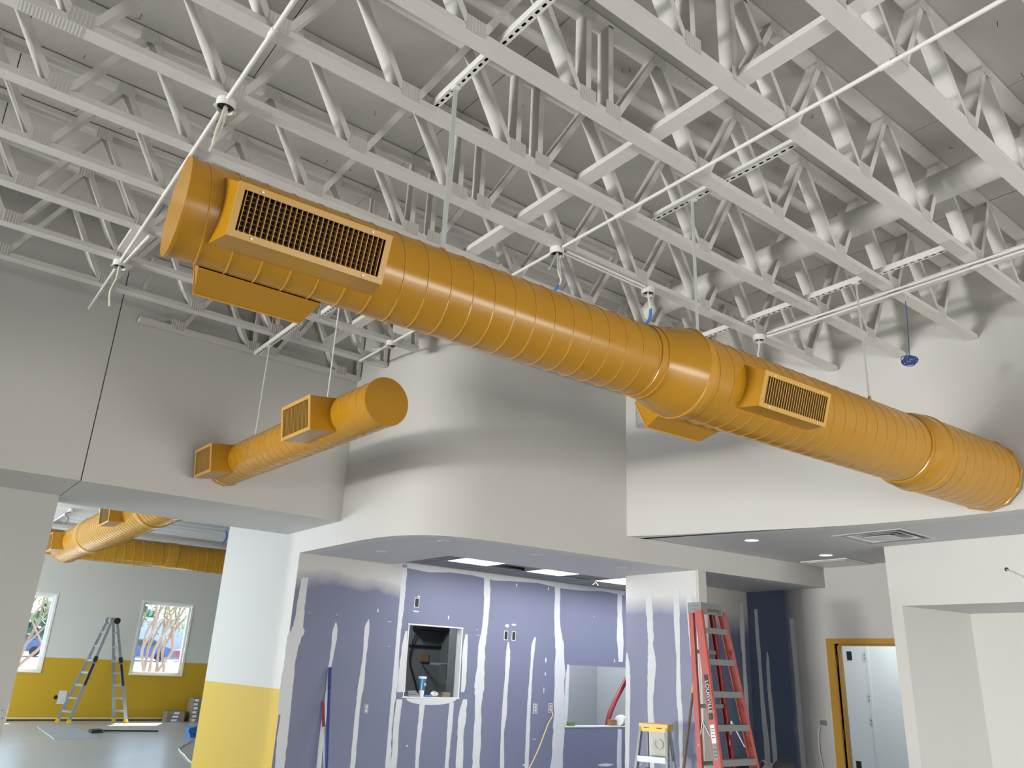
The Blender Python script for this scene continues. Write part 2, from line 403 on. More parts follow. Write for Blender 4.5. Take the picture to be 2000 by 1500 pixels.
struct('trim_3', G().box(XP + .012, XP + .144, 5.770, 5.80, 0, ZB), 'wall_paint', label='painted end face of the partition')
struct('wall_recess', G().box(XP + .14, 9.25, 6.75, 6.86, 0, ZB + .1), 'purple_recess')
struct('wall_kitchen_end', G().box(9.6, 9.72, 6.86, 11.2, 0, 3.2), 'gray_room')
# rooms seen through the two openings and through the door
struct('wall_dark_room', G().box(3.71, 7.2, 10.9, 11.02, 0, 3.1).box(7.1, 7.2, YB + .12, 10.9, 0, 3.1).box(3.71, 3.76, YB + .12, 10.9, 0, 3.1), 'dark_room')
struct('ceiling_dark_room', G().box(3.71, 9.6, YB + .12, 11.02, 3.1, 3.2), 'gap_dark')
struct('wall_gray_room', G().box(7.2, 9.6, 10.0, 10.12, 0, 3.1).box(7.2, 7.26, YB + .12, 10.0, 0, 3.1), 'gray_room')
struct('wall_white_room', G().box(10.9, 11.02, 3.2, 7.2, 0, 2.9).box(9.37, 10.9, 7.1, 7.2, 0, 2.9).box(9.37, 10.9, 3.2, 3.3, 0, 2.9), 'white_room')
struct('ceiling_white_room', G().box(9.37, 11.02, 3.2, 7.2, 2.9, 3.0), 'white_room')
# next room
YF = 22.9
W1 = (2.30, 3.52, 1.10, 2.86); W2 = (5.60, 6.83, 1.11, 2.87)
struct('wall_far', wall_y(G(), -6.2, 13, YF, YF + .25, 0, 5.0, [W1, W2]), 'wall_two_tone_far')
struct('wall_next_room_right', G().box(3.71, 12.8, 11.02, 11.14, 0, 4.7).box(12.8, 13, 11.02, YF, 0, 4.7), 'wall_paint')
cg = G(); prof = []; y = 8.86
while y < YF - .3:
    prof += [(y, 4.50), (y + .33, 4.50), (y + .37, 4.43), (y + .50, 4.43), (y + .54, 4.50)]; y += .54
prof.append((YF, 4.50))
for (ya, za), (yb2, zb2) in zip(prof, prof[1:]):
    cg.add([(-6.2, ya, za), (13, ya, za), (13, yb2, zb2), (-6.2, yb2, zb2)], [(0, 1, 2, 3)])
cg.box(-6.2, 13, 8.86, YF, 4.56, 4.66)
struct('ceiling_next_room', cg, 'corrugated', label='white corrugated metal roof deck')
struct('baseboard_far', G().box(-6.2, 13, YF - .012, YF - .001, .0, .035), 'gap_dark').location = (0, 0, 0)
struct('trim_4', G().box(-6.2, 13, YF - .016, YF - .0005, .036, .075), 'cord_yellow', label='pale strip along the foot of the far wall')
for k, h in enumerate((W1, W2)):
    x0, x1, z0, z1 = h; fr = G(); t = .05
    fr.box(x0, x1, YF + .06, YF + .16, z0, z0 + t).box(x0, x1, YF + .06, YF + .16, z1 - t, z1).box(x0, x0 + t, YF + .06, YF + .16, z0 + t, z1 - t).box(x1 - t, x1, YF + .06, YF + .16, z0 + t, z1 - t)
    fo = struct('window_%d' % (k + 1), fr, 'bead_white')
    spart('window_casing', G().box(x0 - .05, x1 + .05, YF - .012, YF - .0005, z1, z1 + .05).box(x1, x1 + .05, YF - .012, YF - .0005, z0 - .04, z1).box(x0 - .05, x0, YF - .012, YF - .0005, z0 - .04, z1), 'bead_white', fo)
    spart('window_sill', G().box(x0 - .03, x1 + .03, YF - .05, YF + .055, z0 - .035, z0 - .001), 'bead_white', fo)
    spart('pane', G().box(x0 + t, x1 - t, YF + .10, YF + .106, z0 + t, z1 - t), 'window_glass', fo)

# ------------------------------------------------------------------ roof trusses
CW, CT = .089, .038
ORD = ['first', 'second', 'third', 'fourth', 'fifth', 'sixth', 'seventh', 'eighth', 'ninth', 'tenth', 'eleventh', 'twelfth', 'thirteenth']
WEB = {}; CH = {}
def web_mesh(dx):
    """web member from a bottom node to a top node, dx along the truss; origin at the bottom node"""
    k = round(dx, 2)
    if k not in WEB:
        zt = ZDK - CT - (ZCH + CT); g = G()
        if abs(k) < .01: g.box(-.019, .019, 0, CW, -.002, zt + .002)
        else:
            h = .5 * CT / math.cos(math.atan2(abs(k), zt)) ; sx = 1
            P = [(-h, -.004), (h, -.004), (k + h, zt + .004), (k - h, zt + .004)]
            g.add([(x, 0, z) for x, z in P] + [(x, CW, z) for x, z in P], [(0, 1, 2, 3), (7, 6, 5, 4), (0, 4, 5, 1), (1, 5, 6, 2), (2, 6, 7, 3), (3, 7, 4, 0)])
        WEB[k] = g.mesh('web', 'truss_paint')
    return WEB[k]
def plate_mesh(w_, z0, z1, n=6):
    g = G(); V = []; F = []
    for k in range(2 * n + 1):
        x = -w_ / 2 + w_ * k / (2 * n); y = -.0008 if k % 2 == 0 else -.0034; V += [(x, y, z0), (x, y, z1)]
    for k in range(2 * n): F.append((2 * k, 2 * k + 2, 2 * k + 3, 2 * k + 1))
    return g.add(V, F).mesh('nail_plate', 'plate_paint')
PLATE = plate_mesh(.115, -.030, .062)
PLATE_T = plate_mesh(.115, -.058, .026)
SPL = G().box(-.14, .14, .004, CW - .004, -.0015, 0).mesh('splice_plate', 'plate_perforated')
TR = {}
for i in range(-3, 11):
    yf = 1.43 + .609 * i; y0 = yf - CW
    if i == 10: yf = YL - .01; y0 = yf - CW
    xe = 3.57 if y0 > 5.80 else min(lerp_path(RW, y0), lerp_path(RW, yf)) if y0 > -4 else 7.0
    xe -= .004; xs = -13.9
    if i == 10: xs = 1.30
    k = 10 - i
    t = Thing('roof_truss', 'white painted open web timber roof truss, %s out from the long left wall' % (ORD[k] if k < 13 else 'last'), 'roof truss', (xs, y0, ZCH), 0, 'timber roof trusses')
    TR[i] = t
    key = round(xe - xs, 3)
    t.part('bottom_chord', G().box(xs, xe, y0, yf, ZCH, ZCH + CT), 'truss_paint')
    t.part('top_chord', G().box(xs, xe, y0, yf, ZDK - CT - .012, ZDK - .012), 'truss_paint')
    c1, c2 = (2.37, 2.54)
    if i == 1: c1, c2 = (2.50, 2.84)
    if i <= 0: c1, c2 = (2.45, 2.75)
    B = [.12 - .755 * q for q in range(8, 0, -1)] + [.12, .88, 1.63]
    webs = []; nb = []; ntp = []
    for b2 in B: webs += [(b2 - .045, -.33), (b2 + .045, .33)]; nb.append(b2); ntp.append(b2 + .378)
    webs += [(c1 - .05, -.33), (c1, 0), (c2, 0), (c2 + .05, .34)]; nb += [c1, c2 + .02]; ntp += [c1, c2 + .41]
    for b2 in (3.33, 4.085, 4.84, 5.595, 6.35): webs += [(b2 - .045, -.33), (b2 + .045, .33)]; nb.append(b2); ntp.append(b2 + .378)
    for x, dx in webs:
        if min(x, x + dx) < xs + .05 or max(x, x + dx) > xe - .05: continue
        t.inst('web', web_mesh(dx), (x, y0, ZCH + CT))
    if y0 > 5.8: t.inst('web', web_mesh(0), (xe - .03, y0, ZCH + CT))
    for x in nb:
        if xs + .1 < x < xe - .1: t.inst('nail_plate', PLATE, (x, y0, ZCH + .033))
    for x in ntp:
        if xs + .1 < x < xe - .1: t.inst('nail_plate', PLATE_T, (x, y0, ZDK - .045))
    for x in ((5.3, -.35) if i in (1, 2) else (5.12, .0) if i in (3, 4) else (-.55,)):
        if xs + .2 < x < xe - .2: t.inst('splice_plate', SPL, (x, y0, ZCH))

# lateral braces laid over the bottom chords
def brace(name, x0, x1, y0, y1, label, dz=0, h=.038):
    single(name, G().box(x0, x1, y0, y1, ZCH + CT + dz, ZCH + CT + dz + h), 'truss_paint', label, 'brace', ((x0 + x1) / 2, (y0 + y1) / 2, ZCH + CT + dz))
brace('lateral_brace', 2.84, 2.94, -1.2, 6.85, 'flat white timber brace running across the trusses above the long duct')
brace('lateral_brace', .83, .95, 5.66, 6.32, 'short pale blocking board between two trusses near the left wall')
brace('lateral_brace', 5.72, 5.82, 1.4, 3.9, 'white timber brace beside the paired conduits near the right wall')

# ------------------------------------------------------------------ slotted strut rails, hangers
def rail(x, y0, y1, z, label):
    g = G(); wd = .0206; L = y1 - y0; p = .0508; n = int(L / p); h = .041
    g.add([(x - wd, y0, z), (x - wd, y1, z), (x - wd, y1, z + h), (x - wd, y0, z + h)], [(0, 1, 2, 3)])
    g.add([(x + wd, y0, z), (x + wd, y1, z), (x + wd, y1, z + h), (x + wd, y0, z + h)], [(3, 2, 1, 0)])
    g.add([(x - wd, y0, z + h), (x + wd, y0, z + h), (x + wd, y1, z + h), (x - wd, y1, z + h)], [(0, 1, 2, 3)])
    for y in (y0, y1): g.add([(x - wd, y, z), (x + wd, y, z), (x + wd, y, z + h), (x - wd, y, z + h)], [(0, 1, 2, 3)])
    a = .0072; c = .0145
    for k in range(n):
        ya = y0 + k * p; yb2 = ya + p if k < n - 1 else y1; ym = ya + p / 2
        R = [(x - wd, ya), (x + wd, ya), (x + wd, yb2), (x - wd, yb2)]
        H = [(x - a * .5, ym - c), (x + a * .5, ym - c), (x + a, ym - c + .005), (x + a, ym + c - .005), (x + a * .5, ym + c), (x - a * .5, ym + c), (x - a, ym + c - .005), (x - a, ym - c + .005)]
        g.add([(*q, z) for q in R + H], [(0, 1, 5, 4), (1, 6, 5), (1, 2, 7, 6), (2, 8, 7), (2, 3, 9, 8), (3, 10, 9), (3, 0, 11, 10), (0, 4, 11)])
    t = Thing('strut_rail', label, 'strut rail', (x, (y0 + y1) / 2, z), 0, 'slotted strut rails')
    t.part('channel', g, 'rail_paint')
    t.part('channel_inside', G().box(x - .018, x + .018, y0 + .003, y1 - .003, z + .012, z + .036), 'black')  # black filler standing for the shade inside the hollow channel
    return t
ZRL = ZCH + CT + .002
rail(1.79, 1.30, 3.24, ZRL, 'slotted metal strut rail above the left half of the long duct')
rail(3.55, 1.98, 3.24, ZRL, 'slotted metal strut rail above the reducer of the long duct')
rail(5.365, 1.98, 4.45, ZRL, 'slotted metal strut rail nearest the right wall')
rail(2.37, 6.26, 7.3, ZRL - .12, 'short slotted rail over the far end of the small duct')
rail(2.55, 4.4, 6.35, ZRL, 'slotted rail over the near end of the small duct, behind the long duct')

DY0, DSL, DZ = 3.03, -.049, 3.275
def dy(x): return DY0 + DSL * x
def strap(x, y, z0, z1, label, rod=False):
    t = Thing('hanger_strap', label, 'hanger', (x, y, z0), 0, 'duct hangers')
    if rod: t.part('rod', G().tube([(x, y, z0), (x, y, z1)], .006, 8), 'rail_paint', smooth=True)
    else: t.part('strap', G().box(x - .0135, x + .0135, y - .0015, y + .0015, z0 + .05, z1), 'strap_paint')
    t.part('clip', G().box(x - .014, x + .014, y - .006, y + .004, z0, z0 + .06), 'duct_yellow')
    t.part('saddle', G().box(x - .018, x + .018, y - .024, y + .024, z1 - .012, z1 + .004).box(x - .018, x + .018, y - .026, y - .022, z1, z1 + .05), 'rail_paint')
strap(1.79, dy(1.79) + .03, DZ + .205, ZRL, 'flat grey strap holding the left half of the long duct')
strap(3.55, dy(3.55) - .02, DZ + .258, ZRL, 'flat grey strap holding the long duct just right of its reducer')
strap(5.365, dy(5.365) - .02, DZ + .256, ZRL, 'flat grey strap holding the long duct near the right wall')

# ------------------------------------------------------------------ ducts
def helix(g, p0, d, a0, a1, r, pitch, bead=.0035, n=40, phase=0):
    p0, d = Vector(p0), Vector(d).normalized(); e1 = Vector((0, 0, 1)); e1 = (e1 - d * e1.dot(d)).normalized(); e2 = d.cross(e1); k0 = len(g.v); L = a1 - a0; N = max(2, int(L / pitch * n))
    for i in range(N + 1):
        a = a0 + L * i / N; th = 2 * math.pi * (L * i / N) / pitch + phase; rad = e1 * math.cos(th) + e2 * math.sin(th); c = p0 + d * a
        for da, dr in ((-bead * 1.3, -.0005), (-bead * .6, bead * .9), (bead * .6, bead * .9), (bead * 1.3, -.0005)): g.v.append(tuple(c + d * da + rad * (r + dr)))
    for i in range(N):
        for j in range(3):
            a = k0 + i * 4 + j; g.f.append((a, a + 1, a + 5, a + 4))
    return g
def register(t, A, d, nrm, tng, D, hh, s0, s1, D0, nb=26, nh=8, open_dark=True, lab=None, taper=0):
    """supply register: collar box from the duct to a face frame with blades. A axis point, d along, nrm outward, tng up along the face"""
    A, d, nrm, tng = Vector(A), Vector(d).normalized(), Vector(nrm).normalized(), Vector(tng).normalized()
    def P(s, o, u): return A + d * s + nrm * o + tng * u
    g = G()
    for (sa, ua, sb, ub) in ((s0, hh, s1, hh), (s0, -hh, s1, -hh), (s0, -hh, s0, hh), (s1, -hh, s1, hh)):
        ea = ta = eb = tb = 0
        fu = 1 + taper * 1.0 / hh
        g.add([P(sa - (taper if sa == s0 else -taper), D0, ua * fu), P(sb - (taper if sb == s0 else -taper), D0, ub * fu), P(sb, D, ub), P(sa, D, ua)], [(0, 1, 2, 3)])
    cb = t.part('register_box', g, 'duct_yellow', label=lab)
    b2 = .026; fr = G(); S0, S1, U = s0 - .004, s1 + .004, hh + .004
    def slab(sa, sb, ua, ub, o0, o1): fr.obox(P((sa + sb) / 2, (o0 + o1) / 2, (ua + ub) / 2), d * (sb - sa) / 2, tng * (ub - ua) / 2, nrm * (o1 - o0) / 2)
    slab(S0, S1, U - b2, U, D, D + .006); slab(S0, S1, -U, -U + b2, D, D + .006); slab(S0, S0 + b2, -U + b2, U - b2, D, D + .006); slab(S1 - b2, S1, -U + b2, U - b2, D, D + .006)
    t.part('face_frame', fr, 'register_paint', cb)
    bk = G(); bk.obox(P((s0 + s1) / 2, D - (.05 if nh else .03), 0), d * (s1 - s0) / 2 * .99, tng * hh * .98, nrm * .002)
    t.part('back', bk, 'grille_dark' if open_dark else 'register_inside', cb)  # near-black plate standing for the shade behind the blades
    blade = G().obox((0, 0, 0), d * (.0014 if nh else .0026), tng * (U - b2), nrm * (.012 if nh else .004)).mesh('blade', 'register_paint')
    w0, w1 = S0 + b2, S1 - b2
    for k in range(nb): t.inst('blade', blade, P(w0 + (w1 - w0) * (k + .5) / nb, D - (.010 if nh else .003), 0), cb)
    if nh:
        hb2 = G().obox((0, 0, 0), d * (w1 - w0) / 2, tng * .0012, nrm * .008).mesh('cross_blade', 'register_paint')
        for k in range(nh): t.inst('cross_blade', hb2, P((w0 + w1) / 2, D - .034, -U + b2 + 2 * (U - b2) * (k + .5) / nh), cb)
    scw = G().lathe([(0, .007), (.003, .006), (.004, .003)], (0, 0, 0), nrm, 10, True, True).mesh('screw', 'galv')
    for sx, ux in ((.14, 1), (.86, 1), (.14, -1), (.86, -1)): t.inst('screw', scw, P(S0 + (S1 - S0) * sx, D + .006, ux * (U - b2 / 2)), cb)
DV = Vector((1, DSL, 0)); LS = DV.length; DV.normalize()
A0 = Vector((0, DY0, DZ))
def sx(x): return x * LS
R1, R2, R3 = .203, .254, .286
md = Thing('spiral_duct', 'long yellow spiral duct hanging from the trusses and entering the right wall', 'duct', (3.5, dy(3.5), DZ - .2))
md.part('spiral_pipe', G().lathe([(sx(.575), R1), (sx(3.12), R1)], A0, DV, 56), 'duct_yellow', smooth=True)
md.part('spiral_seam', helix(G(), A0, DV, sx(.62), sx(3.08), R1, .1195), 'duct_seam', smooth=True)
md.part('end_cap', G().lathe([(sx(.566), R1 + .006), (sx(.578), R1 + .006), (sx(.580), R1)], A0, DV, 56, True), 'duct_yellow', smooth=True)
md.part('reducer', G().lathe([(sx(3.055), R1 + .001), (sx(3.058), R1 + .007), (sx(3.10), R1 + .007), (sx(3.104), R1 + .013), (sx(3.112), R1 + .013), (sx(3.116), R1 + .008), (sx(3.17), R1 + .018), (sx(3.24), R1 + .040), (sx(3.31), R2 + .004), (sx(3.375), R2 + .013)], A0, DV, 56), 'duct_yellow', smooth=True)
md.part('reducer_lip', G().lathe([(sx(3.372), R2 + .012), (sx(3.376), R2 + .019), (sx(3.386), R2 + .019), (sx(3.390), R2 + .008), (sx(3.44), R2 + .006), (sx(3.442), R2)], A0, DV, 56), 'duct_seam', smooth=True)
md.part('spiral_pipe', G().lathe([(sx(3.42), R2), (sx(5.74), R2)], A0, DV, 56), 'duct_yellow', smooth=True)
md.part('spiral_seam', helix(G(), A0, DV, sx(3.46), sx(5.72), R2, .1195, phase=1.2), 'duct_seam', smooth=True)
md.part('coupling', G().lathe([(sx(5.70), R2 + .001), (sx(5.702), R2 + .008), (sx(5.73), R2 + .008), (sx(5.734), R2 + .013), (sx(5.744), R2 + .013), (sx(5.748), R2 + .008), (sx(5.80), R3 - .004), (sx(5.88), R3 + .002), (sx(5.935), R3 + .004)], A0, DV, 56), 'duct_yellow', smooth=True)
md.part('coupling_lip', G().lathe([(sx(5.932), R3 + .003), (sx(5.936), R3 + .011), (sx(5.946), R3 + .011), (sx(5.950), R3 + .003), (sx(5.966), R3)], A0, DV, 56), 'duct_seam', smooth=True)
md.part('spiral_pipe', G().lathe([(sx(5.955), R3), (sx(6.985), R3)], A0, DV, 56), 'duct_yellow', smooth=True)
md.part('spiral_seam', helix(G(), A0, DV, sx(5.99), sx(6.9), R3, .1195, phase=.4), 'duct_seam', smooth=True)
md.part('wall_collar', G().lathe([(sx(6.95), R3 + .001), (sx(6.952), R3 + .012), (sx(6.985), R3 + .012)], A0, DV, 12), 'duct_yellow')
SD = Vector((DV.y, -DV.x, 0))          # towards the camera side
def nt2(th, sg=1):
    n_ = SD * (sg * math.cos(th)) + Vector((0, 0, -math.sin(th))); t_ = SD * (sg * math.sin(th)) + Vector((0, 0, math.cos(th))); return n_, t_
n_, t_ = nt2(.299); register(md, A0, DV, n_, t_, .302, .102, sx(.722), sx(1.355), .145, 27, 8, True, 'supply register with dark open blades near the free end', .035)
n_, t_ = nt2(.299); register(md, A0, DV, n_, t_, .360, .101, sx(3.708), sx(4.317), .205, 26, 0, False, 'supply register with closed blades right of the reducer', .03)
n_, t_ = nt2(.52, -1); register(md, A0, DV, n_, t_, .315, .102, sx(.735), sx(1.20), .16, 20, 8, True, 'register on the hidden side of the free end', .03)
n_, t_ = nt2(.50, -1); register(md, A0, DV, n_, t_, .365, .102, sx(3.40), sx(3.86), .22, 20, 0, False, 'register on the hidden side right of the reducer', .03)

# smaller duct that enters the left wall
SX0, SSL, SZ, SR = 2.60, -.036, 3.29, .168
def sxx(y): return SX0 + SSL * y
SDV = Vector((SSL, 1, 0)); SL_ = SDV.length; SDV.normalize(); SA = Vector((SX0, 0, SZ))
def sy(y): return y * SL_
sd = Thing('spiral_duct', 'shorter yellow spiral duct ending in the left wall above the wide opening', 'duct', (sxx(6), 6, SZ - .168))
sd.part('spiral_pipe', G().lathe([(sy(4.62), SR), (sy(7.49), SR)], SA, SDV, 48), 'duct_yellow', smooth=True)
sd.part('spiral_seam', helix(G(), SA, SDV, sy(4.66), sy(7.46), SR, .115, .003, 36), 'duct_seam', smooth=True)
sd.part('end_cap', G().lathe([(sy(4.614), SR + .004), (sy(4.628), SR + .004), (sy(4.63), SR)], SA, SDV, 48, True), 'duct_yellow', smooth=True)
sd.part('wall_collar', G().lathe([(sy(7.44), SR + .001), (sy(7.442), SR + .01), (sy(7.49), SR + .01)], SA, SDV, 12), 'duct_yellow')
SS = Vector((-SDV.y, SDV.x, 0))
for (a, b2, lab) in ((5.12, 5.58, 'register box near the free end of the small duct'), (7.02, 7.42, 'register box close to the left wall')):
    th = .12; n_ = SS * math.cos(th) + Vector((0, 0, -math.sin(th))); t_ = SS * math.sin(th) + Vector((0, 0, math.cos(th)))
    register(sd, SA, SDV, n_, t_, .315, .125, sy(a), sy(b2), .10, 20, 0, False, lab)
strap(2.37, 6.95, SZ + .16, ZRL - .12, 'thin rod holding the far end of the small duct', True)
strap(2.43, 5.60, SZ + .165, ZRL, 'thin white rod holding the near half of the small duct', True)

# white painted pipe that runs through the truss webs and turns down
PX, PZ, PR = 5.06, 4.83, .098
el = [(PX, 4.45, PZ)] + [(PX - .0, 4.45 + .20 * math.sin(a), PZ - .20 * (1 - math.cos(a))) for a in [math.pi / 2 * k / 6 for k in range(1, 7)]]
wp = Thing('painted_pipe', 'thick white round pipe threaded through the truss webs near the right wall', 'pipe', (PX, 2.5, PZ - PR))
wp.part('straight_pipe', G().tube([(PX, -1.6, PZ), (PX, 4.45, PZ)], PR, 28), 'pipe_paint', smooth=True)
wp.part('elbow', G().tube(el + [(PX, 4.65, PZ - .45), (PX, 4.65, 3.70)], PR, 28), 'pipe_paint', smooth=True)
for y in (1.55, 2.76, 3.98): wp.part('joint_band', G().lathe([(0, PR + .001), (.002, PR + .003), (.05, PR + .003), (.052, PR + .001)], (PX, y + .15, PZ), (0, 1, 0), 28), 'pipe_paint', smooth=True)
pw = Thing('painted_pipe', 'slim white pipe running along the trusses above their webs', 'pipe', (2.0, 2.9, ZDK - .12))
pw.part('straight_pipe', G().tube([(-1.0, 2.83, ZDK - .13), (4.9, 2.83, ZDK - .13)], .034, 14), 'pipe_paint', smooth=True)

# ------------------------------------------------------------------ electrical conduits and boxes under the chords
ZC = ZCH - .014
def conduit(pts, r, label, mat_='conduit_paint', couplings=()):
    P = [Vector(p) for p in pts]; mid = P[len(P) // 2]
    t = Thing('conduit', label, 'conduit', tuple(mid))
    t.part('tube', G().tube(P, r, 10), mat_, smooth=True)
    for c in couplings:
        d = (P[1] - P[0]).normalized(); c = Vector(c); t.part('coupling', G().tube([c - d * .03, c + d * .03], r * 1.35, 10), mat_, smooth=True)
conduit([(3.27, .2, ZC), (3.27, 3.78, ZC)], .0115, 'thin white conduit crossing under the trusses to the box over the long duct', couplings=((3.27, 1.4, ZC), (3.27, 3.22, ZC)))
conduit([(3.27, 3.90, ZC), (3.27, 6.86, ZC)], .0115, 'thin white conduit continuing behind the long duct towards the left wall')
conduit([(3.33, 3.845, ZC), (4.15, 3.845, ZC)], .011, 'white conduit run along a truss between two boxes above the long duct')
conduit([(3.33, 3.812, ZC), (4.15, 3.812, ZC)], .011, 'second white conduit beside it along the same truss')
conduit([(5.64, .1, ZC), (5.64, 3.74, ZC)], .0125, 'white conduit near the right wall, front one of the parallel pair', couplings=((5.64, 2.0, ZC),))
conduit([(5.58, .1, ZC + .0), (5.58, 3.70, ZC)], .0095, 'white conduit near the right wall, rear one of the parallel pair')
conduit([(.86, 1.2, ZC), (.86, 3.80, ZC)], .0125, 'thin conduit at the upper left ending at the round box', couplings=((.86, 3.18, ZC),))
conduit([(.86, 3.90, ZC), (.875, 6.24, ZC)], .0125, 'thin conduit passing behind the free end of the long duct')
conduit([(.94, 5.66, ZC - .005), (.90, 6.26, ZC - .005)], .0125, 'short conduit joining the far round box from the right')
conduit([(.875, 6.34, ZC), (.88, 7.42, ZC)], .0125, 'conduit stub between the far round box and the left wall')
def jbox(x, y, label, wires):
    t = Thing('junction_box', label, 'electrical box', (x, y, ZCH - .06), 0, 'ceiling junction boxes')
    prof = [(0, .052), (.052, .052)]
    t.part('box', G().lathe(prof, (x, y, ZCH - .002), (0, 0, -1), 20, True, False), 'conduit_paint', smooth=True)
    t.part('box_inside', G().lathe([(0, .046), (.001, .046)], (x, y, ZCH - .03), (0, 0, -1), 16, True, True), 'black')
    for q in (-.06, .045): t.part('ear', G().box(x + q, x + q + .015, y - .012, y + .012, ZCH - .056, ZCH - .05), 'conduit_paint')
    for pts, r, m_ in wires:
        t.part('wire', G().tube(smooth_path([(x + a, y + b2, ZCH - .03 + c) for a, b2, c in pts], 5), r, 7), m_, smooth=True)
WB = [([(0, 0, 0), (-.02, .01, -.07), (-.05, .03, -.15), (-.03, .02, -.10), (0, .01, -.03)], .006, 'foil'), ([(.01, 0, 0), (.03, 0, -.08), (.06, .02, -.17), (.05, .03, -.12), (.02, .01, -.02)], .006, 'foil')]
jbox(3.27, 3.845, 'round white box over the long duct with silvery loose wires', WB + [([(.0, 0, 0), (.03, .02, -.12), (.07, .03, -.19), (.05, .03, -.25)], .007, 'cord_white'), ([(.05, .03, -.24), (.03, .03, -.27), (.01, .03, -.30)], .009, 'tape_blue')])
jbox(4.21, 3.835, 'white box over the reducer with a blue taped wire end', [([(0, 0, 0), (.01, 0, -.07), (.04, .01, -.14)], .009, 'cord_white'), ([(.04, .01, -.13), (.04, .02, -.21), (.01, .03, -.26), (-.06, .05, -.29)], .012, 'tape_blue')])
jbox(5.60, 3.80, 'white box near the right wall with blue wires behind the duct', [([(0, 0, 0), (-.01, 0, -.09), (-.02, .01, -.16), (-.01, .0, -.22)], .007, 'cord_white'), ([(-.01, .0, -.20), (.01, 0, -.26), (.03, 0, -.33)], .009, 'tape_blue')])
jbox(.865, 3.85, 'round box at the upper left with twisted pale wires', [([(0, 0, 0), (-.01, .0, -.09), (-.02, .01, -.18), (-.02, .02, -.27)], .008, 'cord_white'), ([(.01, .01, 0), (.01, .01, -.08), (-.005, .01, -.18), (-.03, .02, -.30)], .007, 'cord_white')])
jbox(.88, 6.29, 'round box near the left wall with drooping pale wires', [([(0, 0, 0), (.0, 0, -.12), (-.02, .0, -.24), (.0, 0, -.36)], .011, 'cord_white')])
jbox(3.27, 6.22, 'round box behind the long duct near the rounded wall', [([(0, 0, 0), (-.06, .04, -.04), (-.14, .10, -.06)], .007, 'cord_white')])
# coil of blue data cable
cc = Q(1777, 705, 1, 2.62); top = Q(1766, 571, 1, 2.62); top.z = ZCH
bc = Thing('cable_coil', 'small coil of blue data cable dangling by the right wall', 'cable', tuple(cc))
bc.part('drop', G().tube(smooth_path([tuple(top), tuple(top.lerp(cc, .35) + Vector((.006, 0, -.01))), tuple(top.lerp(cc, .7) + Vector((.004, 0, 0))), (cc.x, cc.y, cc.z + .02)], 8), .0035, 7), 'cable_blue', smooth=True)
for k in range(13):
    a0 = random.uniform(0, 6.28); pts = []; ex = random.uniform(-.02, .016); ez = random.uniform(-.016, .014); rr = random.uniform(.026, .056); tilt = random.uniform(-.7, .7); sq = random.uniform(.4, .75)
    for j in range(25):
        a = 2 * math.pi * j / 24; u = rr * math.cos(a); v_ = rr * sq * math.sin(a)
        pts.append(cc + CR * (u + ex) + CU * (v_ * math.cos(tilt) + ez) + CF * (v_ * math.sin(tilt)))
    bc.part('loop', G().tube(pts, .0038, 7), 'cable_blue', smooth=True)
for x, y, lab in ((1.18, YL - .62, 'small pale cable bundle on the truss beside the left wall'),):
    single('cable_bundle', G().tube(smooth_path([(x, y, ZCH + .02), (x + .01, y, ZCH + .12), (x + .04, y, ZCH + .22)], 5), .02, 8), 'conduit_paint', lab, 'cable', (x, y, ZCH), smooth=True)

# ------------------------------------------------------------------ joint compound bands on the drywall (parts of the walls)
def band(px, plane_ax, plane_val, parent, thick=.0025, seed=0):
    """px: [(x, y, width)] along the band, in photograph pixels, taken onto the wall plane"""
    rnd = random.Random(seed); P = smooth_path([tuple(map(float, p)) for p in px], 5); g = G(); rows = []
    for i, (x, y, wd) in enumerate(P):
        wd = max(wd, .6); a = x - wd / 2 + rnd.uniform(-.12, .12) * wd * .5; b2 = x + wd / 2 + rnd.uniform(-.12, .12) * wd * .5
        rows.append((Q(a, y, plane_ax, plane_val), Q(b2, y, plane_ax, plane_val)))
    off = Vector((0, 0, 0)); off[plane_ax] = -thick
    k = len(rows); V = []
    for l, r in rows: V += [l, r, l + off, r + off]
    F = []
    for i in range(k - 1):
        a, b2 = 4 * i, 4 * i + 4; F += [(a + 2, a + 3, b2 + 3, b2 + 2), (a, a + 2, b2 + 2, b2), (a + 3, a + 1, b2 + 1, b2 + 3)]
    F += [(0, 1, 3, 2), (4 * k - 4, 4 * k - 2, 4 * k - 1, 4 * k - 3)]
    g.add(V, F); return spart('mud_band', g, 'mud', parent)
kl = bpy.data.objects['wall_kitchen_left']
